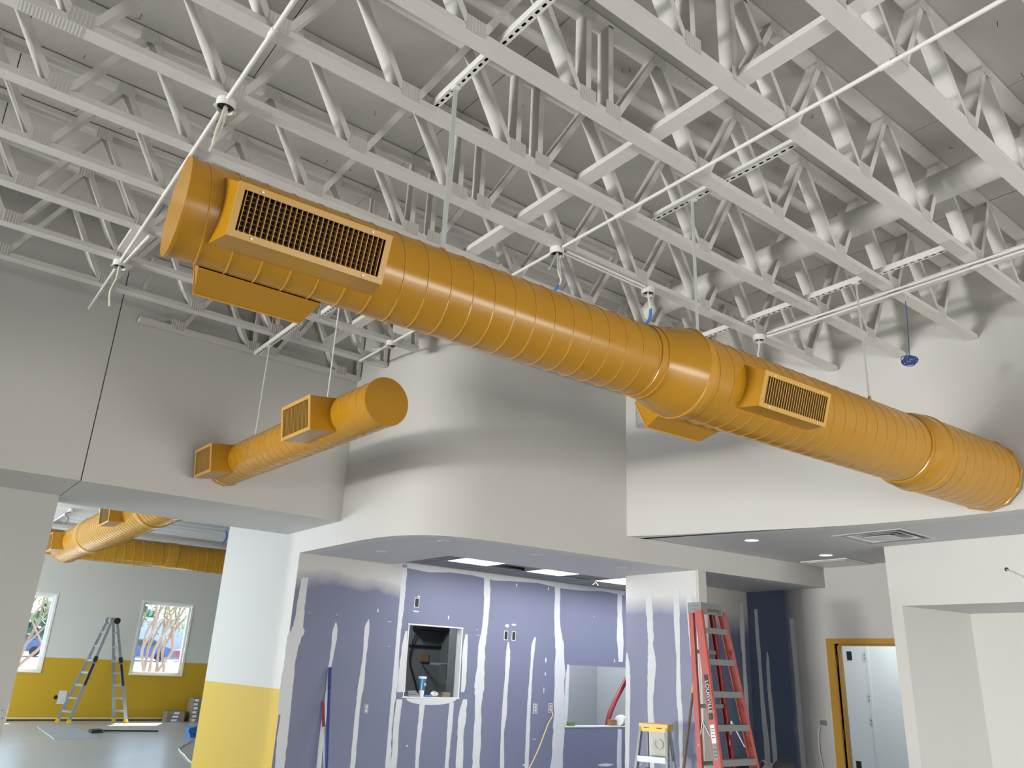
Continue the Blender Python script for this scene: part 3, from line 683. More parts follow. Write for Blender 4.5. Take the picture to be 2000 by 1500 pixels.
BANDS = [
 (kl, 1, YB - .004, [[(596, 1128, 13), (590, 1165, 15), (583, 1215, 18), (580, 1235, 26), (574, 1260, 20), (568, 1290, 18), (560, 1370, 18), (552, 1440, 21), (545, 1500, 18)],
   [(569, 1232, 8), (566, 1250, 12), (561, 1290, 11), (553, 1350, 14), (547, 1396, 9)],
   [(656, 1216, 2), (654, 1235, 10), (649, 1275, 7), (643, 1310, 6), (637, 1375, 9), (629, 1430, 8), (622, 1500, 9)],
   [(720, 1210, 2), (716, 1232, 10), (712, 1280, 7), (705, 1335, 11), (700, 1372, 9), (694, 1430, 9), (688, 1500, 10)]]),
 (kback, 1, YB, [[(789, 1108, 13), (786, 1150, 12), (781, 1188, 14), (777, 1230, 13), (772, 1290, 13), (767, 1340, 18), (761, 1400, 13), (756, 1440, 18), (751, 1500, 22)],
   [(794, 1232, 3), (790, 1258, 9), (787, 1300, 13), (783, 1352, 15)], [(780, 1366, 12), (775, 1405, 12), (772, 1450, 11), (768, 1500, 12)],
   [(824, 1376, 10), (820, 1420, 9), (816, 1462, 8), (814, 1500, 7)], [(882, 1372, 9), (878, 1420, 9), (875, 1460, 7), (872, 1500, 7)],
   [(911, 1239, 4), (908, 1270, 9), (905.5, 1330, 9), (903, 1352, 6)], [(908, 1366, 8), (903, 1396, 14), (899, 1440, 12), (897, 1500, 14)],
   [(949, 1119, 9), (951, 1150, 13), (949, 1200, 10), (946, 1230, 11), (941, 1262, 13), (939, 1300, 14), (936, 1340, 18), (934, 1375, 12), (932, 1430, 14), (929, 1500, 14)],
   [(992.5, 1254, 2), (992, 1275, 8), (991, 1302, 8), (988, 1340, 7), (984, 1400, 9), (981, 1432, 6), (980, 1500, 8)],
   [(1045, 1245, 3), (1041, 1262, 7), (1038, 1300, 5), (1034, 1360, 6), (1031, 1420, 7), (1028, 1500, 7)],
   [(1089, 1136, 10), (1088, 1180, 10), (1088, 1220, 11), (1092, 1255, 15), (1093, 1300, 19), (1092, 1380, 20), (1090, 1440, 22), (1087, 1500, 23)],
   [(1110, 1298, 2), (1108, 1320, 7), (1106, 1360, 7), (1105, 1400, 6), (1102, 1418, 4)],
   [(1210, 1150, 8), (1210, 1200, 9), (1211, 1250, 12), (1212, 1293, 8)], [(1210, 1424, 7), (1209, 1500, 8)]]),
 (bpy.data.objects['wall_partition'], 0, XP, [[(1266, 1152, 14), (1269, 1200, 12), (1271, 1240, 11), (1271, 1262, 10), (1273, 1290, 16), (1272, 1330, 14), (1270, 1370, 11), (1272, 1420, 12), (1272, 1500, 12)],
   [(1322, 1152, 10), (1322, 1200, 11), (1324, 1260, 9), (1325, 1290, 7), (1326, 1350, 9), (1329, 1400, 9), (1330, 1450, 7), (1331, 1500, 6)],
   [(1224.5, 1275, 2), (1226, 1300, 8), (1227, 1340, 9), (1226, 1400, 9), (1225, 1500, 8)],
   [(1346, 1160, 12), (1348, 1220, 8), (1352, 1280, 5), (1354, 1296, 2)]]),
 (bpy.data.objects['wall_recess'], 1, 6.75, [[(1448, 1176, 5), (1450, 1240, 9), (1453, 1290, 6), (1456, 1340, 7), (1461, 1420, 7), (1467, 1500, 7)],
   [(1470, 1185, 8), (1474, 1260, 9), (1478, 1310, 8), (1482, 1380, 9), (1488, 1450, 10), (1492, 1500, 10)]]),
 (bpy.data.objects['wall_door'], 0, 9.25, [[(1476, 1190, 6), (1481, 1260, 7), (1485, 1310, 6), (1490, 1380, 8), (1497, 1450, 10), (1500, 1500, 10)],
   [(1499, 1274, 2), (1500, 1300, 6), (1503, 1350, 7), (1508, 1400, 8), (1515, 1500, 9)], [(1546, 1208, 8), (1551, 1260, 9), (1557, 1330, 8), (1562, 1400, 9), (1570, 1500, 9)]]),
]
for wi, (par, ax, val, bl) in enumerate(BANDS):
    for bi, b2 in enumerate(bl): band(b2, ax, val, par, thick=.002 + .0004 * bi, seed=wi * 50 + bi)
# horizontal smears: along the ceiling line, below the pass-through
sm = G(); P = [Q(796 + 42.4 * k, 1098 + 5.2 * k, 1, YB) for k in range(11)]; V = []
for i, p in enumerate(P): V += [(p.x, YB, 2.79), (p.x, YB - .0015, 2.79), (p.x, YB - .0015, 2.70 - .02 * math.sin(i * 1.9)), (p.x, YB, 2.70 - .02 * math.sin(i * 1.9))]
F = []
for i in range(10): a = 4 * i; F += [(a + 1, a + 2, a + 6, a + 5), (a + 2, a + 3, a + 7, a + 6)]
spart('mud_band', sm.add(V, F), 'mud', kback)
P = [Q(793 + 99 * (.5 - .5 * math.cos(a)), 1364 + 13 * math.sin(a) ** 1.0 if a < math.pi else 1364, 1, YB) for a in [math.pi * k / 12 for k in range(13)]]
spart('mud_band', G().add([(p.x, YB - .0024, p.z) for p in P] + [(p.x, YB, p.z) for p in P], [tuple(range(13)), tuple(range(25, 12, -1))] + [(i, i + 1, 14 + i, 13 + i) for i in range(12)]), 'mud', kback)
# small dabs of compound over screws and scratches
for k, (x, y, w_, h_) in enumerate(((605, 1197, 5, 1.6), (657, 1201, 2.5, 2.5), (738, 1192, 2, 9), (761, 1214, 9, 2), (760, 1262, 3, 2), (1066, 1290, 3, 12), (1065, 1316, 2.5, 8), (1062, 1348, 2, 14), (1044, 1444, 7, 1.6), (1009, 1143, 3, 9), (998, 1128, 4, 4), (1071, 1150, 2.5, 10), (876, 1206, 2.5, 9), (934, 1241, 9, 2), (932, 1230, 7, 1.5), (812, 1194, 12, 5), (818, 1165, 6, 4), (990, 1222, 9, 8), (1004, 1220, 12, 5), (1200, 1291, 3, 8), (1160, 1204, 2, 2), (795, 1457, 5, 4), (1027, 1494, 14, 4), (1180, 1494, 34, 6))):
    pw_ = kl if x < 770 else kback; yv = YB - .004 if x < 770 else YB
    c0, c1 = Q(x - w_ / 2, y - h_ / 2, 1, yv), Q(x + w_ / 2, y + h_ / 2, 1, yv); g = G(); mx_, mz_ = (c0.x + c1.x) / 2, (c0.z + c1.z) / 2; r0 = random.Random(k)
    pl_ = [(mx_ + math.cos(a) * abs(c1.x - c0.x) / 2 * r0.uniform(.6, 1.15), mz_ + math.sin(a) * abs(c1.z - c0.z) / 2 * r0.uniform(.6, 1.15)) for a in [6.283 * q / 9 for q in range(9)]]
    spart('mud_dab', g.add([(x_, yv - .0018, z_) for x_, z_ in pl_] + [(x_, yv, z_) for x_, z_ in pl_], [tuple(range(9))] + [(i, (i + 1) % 9, 9 + (i + 1) % 9, 9 + i) for i in range(9)]), 'mud', pw_)
# metal bead round the pass-through
bd = G(); x0, x1, z0, z1 = H1
bd.box(x0 - .02, x1 + .02, YB - .002, YB + .10, z0 - .012, z0 + .002).box(x0 - .012, x0 + .002, YB - .002, YB + .1, z0 + .002, z1 - .002).box(x1 - .002, x1 + .012, YB - .002, YB + .1, z0 + .002, z1 - .002).box(x0 - .02, x1 + .02, YB - .003, YB + .1, z1 - .002, z1 + .012)
spart('opening_bead', bd, 'bead_white', kback)
x0, x1, z0, z1 = H2
spart('opening_bead', G().box(x0 - .03, x1 - .001, YB - .006, YB + .125, z0 - .014, z0 + .002).box(x0 - .008, x0 + .002, YB - .002, YB + .1, z0 + .002, z1), 'bead_white', kback)

# outlets and boxes on the kitchen wall
def outlet(px, py, ax, val, w_, h_, label, kind='outlet', sgn=-1):
    c = Q(px, py, ax, val); g = Thing('wall_box', label, 'electrical box', tuple(c), 0, 'boxes in the drywall')
    def bx(u0, u1, v0, v1, d0, d1):
        a = [0, 0, 0, 0, 0, 0]; o = 1 - ax
        lo = [0, 0, 0]; hi = [0, 0, 0]; lo[ax] = val + sgn * d1; hi[ax] = val + sgn * d0; lo[o] = c[o] + u0; hi[o] = c[o] + u1; lo[2] = c.z + v0; hi[2] = c.z + v1
        return G().box(min(lo[0], hi[0]), max(lo[0], hi[0]), min(lo[1], hi[1]), max(lo[1], hi[1]), lo[2], hi[2])
    if kind == 'plate':
        pl = g.part('cover_plate', bx(-w_ / 2, w_ / 2, -h_ / 2, h_ / 2, .0005, .006), 'plastic_white')
        for v0 in (.012, -.034): g.part('socket', bx(-.012, .012, v0, v0 + .022, .006, .0075), 'tbar', pl)
    else:
        bxm = g.part('box_rim', bx(-w_ / 2 - .008, w_ / 2 + .008, -h_ / 2 - .008, h_ / 2 + .008, .0005, .003), 'bead_white')
        g.part('box_inside', bx(-w_ / 2, w_ / 2, -h_ / 2, h_ / 2, .003, .0045), 'black' if kind == 'empty' else 'box_steel')
        if kind == 'outlet':
            for v0 in (.006, -.034): g.part('socket', bx(-.014, .014, v0, v0 + .028, .0045, .008), 'plastic_white')
    return c
outlet(715, 1384, 1, YB, .052, .10, 'steel outlet box on the purple wall right of the leaning poles')
outlet(1045, 1384, 1, YB, .052, .10, 'left outlet of the pair on the purple wall beside the square opening')
oc = outlet(1075, 1383, 1, YB, .052, .10, 'outlet with the yellow cord plugged in on the purple wall')
outlet(814, 1177, 1, YB, .05, .095, 'empty box high on the purple wall above the pass-through', 'empty')
outlet(988, 1241, 1, YB, .045, .10, 'left one of the two empty boxes in the middle of the purple wall', 'empty')
outlet(1003, 1242, 1, YB, .045, .10, 'right one of the two empty boxes in the middle of the purple wall', 'empty')
wc = outlet(1609, 1412, 0, 9.25, .10, .06, 'steel box with a white cable left of the yellow door frame', 'steel')
p = [Vector((9.243, wc.y + .02, wc.z - .02)), Vector((9.22, wc.y + .06, wc.z - .10)), Vector((9.22, wc.y + .07, wc.z - .30)), Vector((9.23, wc.y + .04, wc.z - .55)), Vector((9.2, wc.y - .0, wc.z - .85))]
single('cable', G().tube(smooth_path([tuple(q) for q in p], 6), .006, 7), 'cup_white', 'thin white cable hanging from the steel box by the door', 'cable', tuple(p[2]), smooth=True)
hc = Q(1966, 1112, 0, 8.15)
single('wall_hole', G().lathe([(0, .018), (.001, .018)], (8.1495, hc.y, hc.z), (-1, 0, 0), 14, True, True), 'black', 'small round cable hole high on the right wall', 'hole', (8.1495, hc.y, hc.z))
single('cable', G().tube(smooth_path([(8.149, hc.y, hc.z), (8.10, hc.y - .03, hc.z - .02), (8.06, hc.y - .10, hc.z - .07), (8.04, hc.y - .22, hc.z - .16), (8.04, hc.y - .34, hc.z - .28)], 6), .005, 7), 'conduit_paint', 'pale cable poking out of the hole high on the right wall', 'cable', (8.1, hc.y, hc.z - .1), smooth=True)

# yellow extension cord on the purple wall
p = [oc + Vector((0, -.012, -.03)), oc + Vector((.0, -.05, -.08)), Q(1070, 1415, 1, 8.36), Q(1056, 1452, 1, 8.30), Q(1044, 1480, 1, 8.25), Q(1033, 1502, 1, 8.22), Q(1015, 1540, 1, 8.15)]
single('extension_cord', G().tube(smooth_path([tuple(q) for q in p], 6), .007, 8), 'cord_yellow', 'yellow cord drooping from the outlet on the purple wall', 'cord', tuple(p[3]), smooth=True)

# kitchen grid ceiling: tee bars, remaining tiles, lit 2x2 panels
YG = (7.20, 7.29, 7.875, 8.44); XG = [4.53 + .587 * k for k in range(9)]; ZG = 2.765
pl = struct('ceiling_kitchen', G().box(4.72, 9.6, 7.2, 8.44, 3.1, 3.16).box(4.66, 4.72, 7.2, 8.44, ZB + .09, 3.16).box(4.72, 9.6, 7.14, 7.2, ZB + .09, 3.16), 'plenum', label='dark plenum above the kitchen ceiling grid')
for y in YG[1:3]: spart('tee_bar', G().box(4.72, 9.5, y - .012, y + .012, ZG - .004, ZG), 'tbar', pl)
spart('tee_bar', G().box(4.72, 9.5, 8.415, 8.437, ZG - .004, ZG), 'tbar', pl)
for x in XG[1:]: spart('tee_bar', G().box(x - .012, x + .012, 7.2, 8.415, ZG - .0045, ZG), 'tbar', pl)
for x, ya, yb2 in ((4.74, 7.29, 7.875), (4.74, 7.875, 8.41), (5.12, 7.875, 8.41), (5.70, 7.875, 8.41), (5.72, 7.29, 7.6), (6.88, 7.29, 7.6), (6.29, 7.875, 8.41), (6.87, 7.875, 8.41)):
    spart('ceiling_tile', G().box(x + .012, x + (.36 if x == 4.74 else .56), ya + .012, yb2 - .012, ZG + .001, ZG + .016), 'tile', pl)
for k, x in enumerate((5.125, 6.295, 7.47, 8.64)):
    t = Thing('ceiling_light', ['lit square light panel nearest the pillar in the kitchen ceiling', 'second lit square light panel in the kitchen ceiling', 'third lit square light panel, cut off by the partition', 'lit square light panel hidden behind the partition'][k], 'ceiling light', (x + .285, 7.585, ZG), 0, 'square light panels')
    t.part('frame', G().box(x, x + .57, 7.30, 7.865, ZG + .002, ZG + .06), 'tbar')
    t.part('diffuser', G().box(x + .012, x + .558, 7.312, 7.853, ZG - .002, ZG + .002), 'troffer')
    lamp('panel_light', 'AREA', (x + .285, 7.585, ZG - .02), (0, 0, -1), 13, (.95, .97, 1), .54, .54)
# sprinkler and loose fittings hanging from the kitchen grid
c = Q(1163, 1134, 1, 7.9)
t = Thing('ceiling_fitting', 'small pipe fitting hanging from the kitchen ceiling grid', 'fitting', (c.x, c.y, c.z - .06))
t.part('stem', G().tube([(c.x, c.y, ZG + .1), (c.x, c.y, c.z - .02)], .014, 10), 'galv', smooth=True)
t.part('nut', G().lathe([(0, .026), (.03, .026)], (c.x, c.y, c.z + .02), (0, 0, -1), 6, True, True), 'galv')
t.part('prong', G().tube([(c.x - .05, c.y, c.z - .06), (c.x, c.y, c.z - .02), (c.x + .05, c.y, c.z - .06)], .006, 6), 'galv', smooth=True)
for px, py, lab in ((866, 1057, 'first unlit round downlight on the rounded soffit'), (745, 1077, 'unlit round downlight on the soffit above the leaning poles'), (1050, 1084, 'unlit round downlight in the middle of the kitchen soffit'), (1213, 1109, 'unlit round downlight by the partition')):
    c = Q(px, py, 2, ZB); t = Thing('downlight', lab, 'downlight', (c.x, c.y, ZB - .004), 0, 'soffit downlights')
    t.part('trim_ring', G().lathe([(0, .03), (.002, .05), (.004, .06), (0.004, .062)], (c.x, c.y, ZB - .0045), (0, 0, 1), 24), 'cup_white', smooth=True)
    t.part('lens', G().lathe([(0, .029), (.001, .029)], (c.x, c.y, ZB - .0025), (0, 0, 1), 20, True, True), 'foil')
for px, py, lab in ((1468, 1055, 'lit recessed downlight closest to the curved wall'), (1613, 1084, 'lit recessed downlight beside the flat panel by the door wall')):
    c = Q(px, py, 2, ZR); t = Thing('downlight', lab, 'downlight', (c.x, c.y, ZR - .004), 0, 'lit downlights')
    t.part('trim_ring', G().lathe([(0, .07), (.003, .085), (.0045, .09), (.0005, .1)], (c.x, c.y, ZR - .005), (0, 0, 1), 28), 'plastic_white', smooth=True)
    t.part('lens', G().lathe([(0, .07), (.001, .07)], (c.x, c.y, ZR - .0025), (0, 0, 1), 24, True, True), 'can_light')
# square supply diffuser and flat panel in the right ceiling
t = Thing('air_diffuser', 'square stepped air diffuser in the right-hand ceiling', 'air diffuser', (7.585, 3.91, ZR - .01))
def frame_ring(g, cx, cy, a, b2, z0, z1):
    """square ring whose inner edge (half size b2) sits at z1 and outer edge (a) at z0"""
    O = [(-a, -a), (a, -a), (a, a), (-a, a)]; I = [(-b2, -b2), (b2, -b2), (b2, b2), (-b2, b2)]
    g.add([(cx + x, cy + y, z0) for x, y in O] + [(cx + x, cy + y, z1) for x, y in I], [(i, (i + 1) % 4, 4 + (i + 1) % 4, 4 + i) for i in range(4)])
g = G(); frame_ring(g, 7.585, 3.91, .345, .315, ZR - .006, ZR - .006); frame_ring(g, 7.585, 3.91, .345, .345, ZR - .006, ZR - .0005); t.part('rim', g, 'plastic_white')
g = G(); frame_ring(g, 7.585, 3.91, .315, .27, ZR - .006, ZR + .07); t.part('cone', g, 'box_steel')
g = G(); frame_ring(g, 7.585, 3.91, .245, .19, ZR - .004, ZR + .045); frame_ring(g, 7.585, 3.91, .245, .25, ZR - .004, ZR - .001); t.part('cone', g, 'plastic_white')
g = G(); frame_ring(g, 7.585, 3.91, .165, .12, ZR - .004, ZR + .03); t.part('cone', g, 'plastic_white')
t.part('center_plate', G().box(7.585 - .13, 7.585 + .13, 3.91 - .13, 3.91 + .13, ZR - .012, ZR - .008), 'plastic_white')
t.part('throat', G().box(7.585 - .31, 7.585 + .31, 3.91 - .31, 3.91 + .31, ZR + .075, ZR + .08), 'box_steel')
rc_hole = None
t = Thing('return_panel', 'flat square return air panel in the ceiling over the door wall', 'ceiling panel', (8.95, 5.22, ZR - .01))
t.part('rim', G().box(8.66, 9.24, 4.92, 5.52, ZR - .010, ZR + .0005), 'cup_white')
t.part('panel', G().box(8.72, 9.18, 4.98, 5.46, ZR - .014, ZR - .010), 'cup_white')

# ------------------------------------------------------------------ door frame and the white room behind it
df = struct('door_1', G().box(9.22, 9.40, 5.52, 5.62, 0, 2.06).box(9.22, 9.40, 4.50, 4.60, 0, 2.06).box(9.22, 9.40, 4.50, 5.62, 2.06, 2.12), 'door_frame', label='golden yellow steel door frame')
spart('door_stop', G().box(9.29, 9.34, 5.50, 5.52, 0, 2.04).box(9.29, 9.34, 4.60, 5.50, 2.04, 2.06), 'door_frame', df)
for z in (1.82, 1.0, .25): spart('hinge_cutout', G().box(9.24, 9.275, 5.5165, 5.5195, z, z + .11), 'hinge_recess_shade', df)  # thin slabs in darkened frame yellow, standing for shade in the cutouts
for px, py, lab, kd in ((1659, 1281, 'small black box cut into the white room wall', 'empty'), (1689, 1283, 'white switch plate high on the wall of the white room', 'plate'), (1650, 1361, 'white outlet plate half hidden by the door frame, upper', 'plate'), (1698, 1364, 'white outlet plate in the middle of the white room wall', 'plate'),
                        (1654, 1406, 'white outlet plate half hidden by the door frame, lower', 'plate'), (1703, 1411, 'white outlet plate lower on the white room wall', 'plate'), (1660, 1496, 'white plate near the bottom of the doorway', 'plate'), (1678, 1496, 'black box near the bottom of the doorway', 'empty')):
    outlet(px, py, 0, 10.9, .075, .12, lab, kd)
struct('trim_5', G().box(10.888, 10.899, 6.02, 6.06, 0, 2.9), 'bead_white', label='vertical batten on the white room wall')
lamp('white_room_light', 'AREA', (10.1, 5.3, 2.85), (0, 0, -1), 30, (.9, .97, 1), 1.2, .6)
lamp('gray_room_light', 'AREA', (8.4, 9.3, 3.0), (0, 0, -1), 42, (.95, .98, 1), 1.0, .6)
lamp('dark_room_fill', 'AREA', (5.4, 9.6, 3.0), (0, .3, -1), 38, (.95, .98, 1), .5, .5)  # unseen fill lamp added to lift the dark room, no fixture

# ------------------------------------------------------------------ lettering
def text_part(t, name, body, size, origin, ux, uy, material, parent=None, ext=.0006):
    cu = bpy.data.curves.new(name, 'FONT'); cu.body = body; cu.size = size; cu.extrude = ext; cu.align_x = 'CENTER'; cu.align_y = 'CENTER'
    tmp = bpy.data.objects.new(name, cu); COL.objects.link(tmp)
    dg = bpy.context.evaluated_depsgraph_get(); me = bpy.data.meshes.new_from_object(tmp.evaluated_get(dg)); bpy.data.objects.remove(tmp)
    ux, uy = Vector(ux).normalized(), Vector(uy).normalized(); uz = ux.cross(uy)
    M = Matrix((ux, uy, uz)).transposed().to_4x4(); M.translation = Vector(origin)
    me.transform(M)
    if not t.local: me.transform(Matrix.Rotation(-t.rz, 4, 'Z') @ Matrix.Translation(-Vector(t.loc)))
    me.materials.clear(); me.materials.append(MATS[material]); me.name = name
    return link(name, me, parent or t.o)

# ------------------------------------------------------------------ red fibreglass stepladder (faces -Y)
LX, LY = 6.69, 5.33
rl = Thing('stepladder', 'tall red fibreglass stepladder with grey steps in front of the partition', 'ladder', (LX, LY, 0))
def rail_c(p, q, wid, dep, side, front):
    """C-section rail from p (foot) to q (top)"""
    g = G(); p, q = Vector(p), Vector(q); d = (q - p).normalized(); s_ = Vector(side); s_ = (s_ - d * s_.dot(d)).normalized(); f_ = d.cross(s_)
    if f_.dot(Vector(front)) < 0: f_ = -f_
    c = (p + q) / 2; L = (q - p).length / 2
    g.obox(c + s_ * dep * .5, d * L, f_ * wid / 2, s_ * .0025)                        # web
    g.obox(c + f_ * (wid / 2 - .003), d * L, s_ * dep / 2, f_ * .003); g.obox(c - f_ * (wid / 2 - .003), d * L, s_ * dep / 2, f_ * .003)
    return g
ZT = 2.24; FT = .175; FB = .32; RT = .155; RB = .285     # half widths at top and at the floor
yfT, yfB, yrT, yrB = LY - .0, LY - .375, LY + .11, LY - .07
def fx(sg, z): return LX + sg * (FB + (FT - FB) * z / ZT)
def fyy(z): return yfB + (yfT - yfB) * z / ZT
rails = []
for sg in (-1, 1):
    r_ = rl.part('front_rail', rail_c((LX + sg * FB, yfB, 0), (LX + sg * FT, yfT, ZT), .085, .03, (sg, 0, 0), (0, -1, 0)), 'red_frp'); rails.append(r_)
    rl.part('foot', G().box(LX + sg * FB - .025, LX + sg * FB + .025, yfB - .05, yfB + .05, 0, .05), 'label_black', r_)
    r2 = rl.part('rear_rail', rail_c((LX + sg * RB, yrB, 0), (LX + sg * RT, yrT, ZT), .055, .028, (sg, 0, 0), (0, 1, 0)), 'red_frp' if sg < 0 else 'red_frp_shaded')
    rl.part('foot', G().box(LX + sg * RB - .02, LX + sg * RB + .02, yrB - .03, yrB + .03, 0, .05), 'label_black', r2)
for k in range(7):
    z = .29 + k * .292; y = fyy(z); hw = abs(fx(1, z) - LX) - .012
    rl.part('step', G().box(LX - hw, LX + hw, y - .042, y + .042, z + .028, z + .033).box(LX - hw, LX + hw, y - .042, y - .037, z - .022, z + .028).box(LX - hw, LX + hw, y + .037, y + .042, z - .01, z + .028), 'ladder_gray')
for k in range(4):
    z = .35 + k * .5; y = yrB + (yrT - yrB) * z / ZT; hw = RB + (RT - RB) * z / ZT - .012
    rl.part('rear_brace', G().box(LX - hw, LX + hw, y - .004, y + .012, z - .018, z + .018), 'ladder_gray')
for sg in (-1, 1):
    z = 1.0; hw = FB + (FT - FB) * z / ZT - .04
    rl.part('spreader', G().bar((LX + sg * hw, fyy(1.0) + .03, 1.0), (LX + sg * hw, .5 * (fyy(1.2) + yrT), 1.22), .018, .004, (1, 0, 0)).bar((LX + sg * hw, .5 * (fyy(1.2) + yrT), 1.22), (LX + sg * (RB - .05), yrB + (yrT - yrB) * .45, 1.0), .018, .004, (1, 0, 0)), 'galv')
cp = rl.part('top_cap', G().box(LX - .185, LX + .185, LY - .035, LY + .135, 2.305, 2.318).box(LX - .185, LX + .185, LY - .035, LY - .028, 2.205, 2.305).box(LX - .185, LX - .178, LY - .028, LY + .135, 2.215, 2.305).box(LX + .178, LX + .185, LY - .028, LY + .135, 2.215, 2.305).box(LX - .178, LX + .178, LY + .128, LY + .135, 2.24, 2.305), 'ladder_gray')
text_part(rl, 'cap_lettering', 'LOUISVILLE', .042, (LX + .02, LY - .036, 2.245), (1, 0, 0), (0, 0, 1), 'label_black', cp)
text_part(rl, 'cap_lettering', 'LADDER', .016, (LX + .10, LY - .036, 2.218), (1, 0, 0), (0, 0, 1), 'label_black', cp)
for dx, dz in ((.02, 2.25), (.055, 2.25), (.02, 2.285), (.055, 2.285)): rl.part('rivet', G().lathe([(0, .006), (.003, .004)], (LX - .185, LY + dx - .01, dz), (-1, 0, 0), 8, True, True), 'label_black', cp)
# printed labels on the near front rail (its outer web faces -X)
d = (Vector((LX - FT, yfT, ZT)) - Vector((LX - FB, yfB, 0))).normalized()
def on_rail(z, off=.0195): 
    p = Vector((LX - FB, yfB, 0)) + d * (z / d.z); return p + Vector((-off, 0, 0))
sdv = Vector((-1, 0, 0)); sdv = (sdv - d * sdv.dot(d)).normalized(); fv = d.cross(sdv)
def sticker(z, L, W, m_, name='label'):
    return rl.part(name, G().obox(on_rail(z), d * L / 2, fv * W / 2, sdv * .0012), m_, rails[0])
st = sticker(1.44, .40, .046, 'label_black', 'name_plate')
text_part(rl, 'rail_lettering', 'LOUISVILLE', .058, tuple(on_rail(1.44) + sdv * .0014), -d, sdv.cross(-d), 'label_white', rails[0])
sticker(1.12, .16, .05, 'label_white'); sticker(.97, .14, .05, 'ladder_gray'); sticker(.62, .30, .055, 'label_white'); sticker(.38, .05, .06, 'label_white')
for z in (1.165, 1.14, 1.115, 1.09, .99, .96, .93, .70, .66, .62, .58, .54): sticker(z, .006, .036, 'label_black', 'print_line').location = sdv * .0016

# small aluminium stepladder with a yellow cap
t = Thing('stepladder', 'small aluminium stepladder with a yellow top against the purple partition', 'ladder', (6.53, 5.96, 0), math.radians(-66), local=True)
# local frame: front faces -Y, width along X
for sg in (-1, 1):
    a = t.part('front_rail', rail_c((sg * .205, -.30, 0), (sg * .135, -.02, 1.13), .062, .022, (sg, 0, 0), (0, -1, 0)), 'aluminium')
    t.part('foot', G().box(sg * .205 - .02, sg * .205 + .02, -.335, -.265, 0, .035), 'label_black', a)
    a = t.part('rear_rail', rail_c((sg * .18, .34, 0), (sg * .115, .10, 1.13), .035, .02, (sg, 0, 0), (0, 1, 0)), 'aluminium')
    t.part('foot', G().box(sg * .18 - .015, sg * .18 + .015, .32, .36, 0, .03), 'label_black', a)
    t.part('spreader', G().bar((sg * .15, -.12, .72), (sg * .14, .18, .72), .014, .003, (0, 0, 1)), 'galv')
    if sg > 0:
        for k in range(14):
            z = .32 + k * .05; y = -.30 + .28 * z / 1.13; x = .205 - .07 * z / 1.13 + .012
            for q in (-.014, .012): t.part('print_mark', G().box(x, x + .0012, y + q - .008, y + q + .008, z - .012, z + .014), 'cable_blue')
for k, z in enumerate((.28, .55, .83)):
    y = -.30 + .28 * z / 1.13; hw = .205 - .07 * z / 1.13 - .01
    t.part('step', G().box(-hw, hw, y - .035, y + .035, z + .02, z + .024).box(-hw, hw, y - .035, y - .031, z - .03, z + .02), 'aluminium')
    t.part('step_brace', G().bar((-hw, y, z - .10), (-hw + .06, y, z - .01), .012, .004).bar((hw, y, z - .10), (hw - .06, y, z - .01), .012, .004), 'aluminium')
tc = t.part('top_cap', G().box(-.150, .150, -.055, .135, 1.135, 1.15).box(-.150, .150, -.055, -.048, 1.075, 1.135).box(-.150, -.143, -.048, .135, 1.085, 1.135).box(.143, .150, -.048, .135, 1.085, 1.135), 'ladder_yellow')
t.part('cap_slot', G().box(-.10, -.045, -.0562, -.055, 1.108, 1.116), 'label_black', tc); t.part('cap_slot', G().box(.035, .09, -.0562, -.055, 1.108, 1.116), 'label_black', tc)
t.part('bucket_shelf', G().obox((.02, .03, .98), (.075, 0, 0), (0, .012, -.16), (0, .006, .0005)), 'cord_white')
t.part('shelf_ring', G().lathe([(-.004, .036), (-.004, .046), (.0, .048)], (.03, .01, .96), (0, -1, -.07), 20), 'mud', smooth=True)

# poles leaning on the walls
def pole(pts, r, segs, label, name='pole', cat='pole'):
    P = [Vector(p) for p in pts]; t = Thing(name, label, cat, tuple(P[0])); L = P[1] - P[0]
    for a, b2, m_, nm, k in segs: t.part(nm, G().tube([P[0] + L * a, P[0] + L * b2], r * k, 12), m_, smooth=True)
p1 = Q(645, 1304, 1, YB - .02); p0 = Q(637, 1500, 1, YB - .28); dd = (p0 - p1); p0 = p1 + dd * (p1.z / (p1.z - p0.z))
pole((p0, p1), .017, ((0, .86, 'blue_pole', 'shaft', 1), (.86, .875, 'label_black', 'collar', 1.1), (.875, 1, 'blue_pole', 'grip', 1.15)), 'dark blue extension pole leaning on the purple wall')
p1 = Q(631, 1371, 1, YB - .03); p0 = Q(634, 1500, 1, YB - .20); dd = (p0 - p1); p0 = p1 + dd * (p1.z / (p1.z - p0.z))
pole((p0, p1), .010, ((0, .80, 'galv', 'shaft', 1), (.80, 1, 'red_grip', 'grip', 1.6)), 'thin pole with a dark red grip leaning beside the blue pole')
p1 = Q(1357, 1322, 1, 5.76); p0 = Q(1335, 1500, 1, 5.50); dd = (p0 - p1); p0 = p1 + dd * (p1.z / (p1.z - p0.z))
pole((p0, p1), .015, ((0, .90, 'wood_pole', 'shaft', 1), (.90, .96, 'ladder_yellow', 'ferrule', 1.1), (.96, 1, 'cord_black', 'tip', .8)), 'brown wooden pole with a yellow ferrule leaning behind the red ladder')

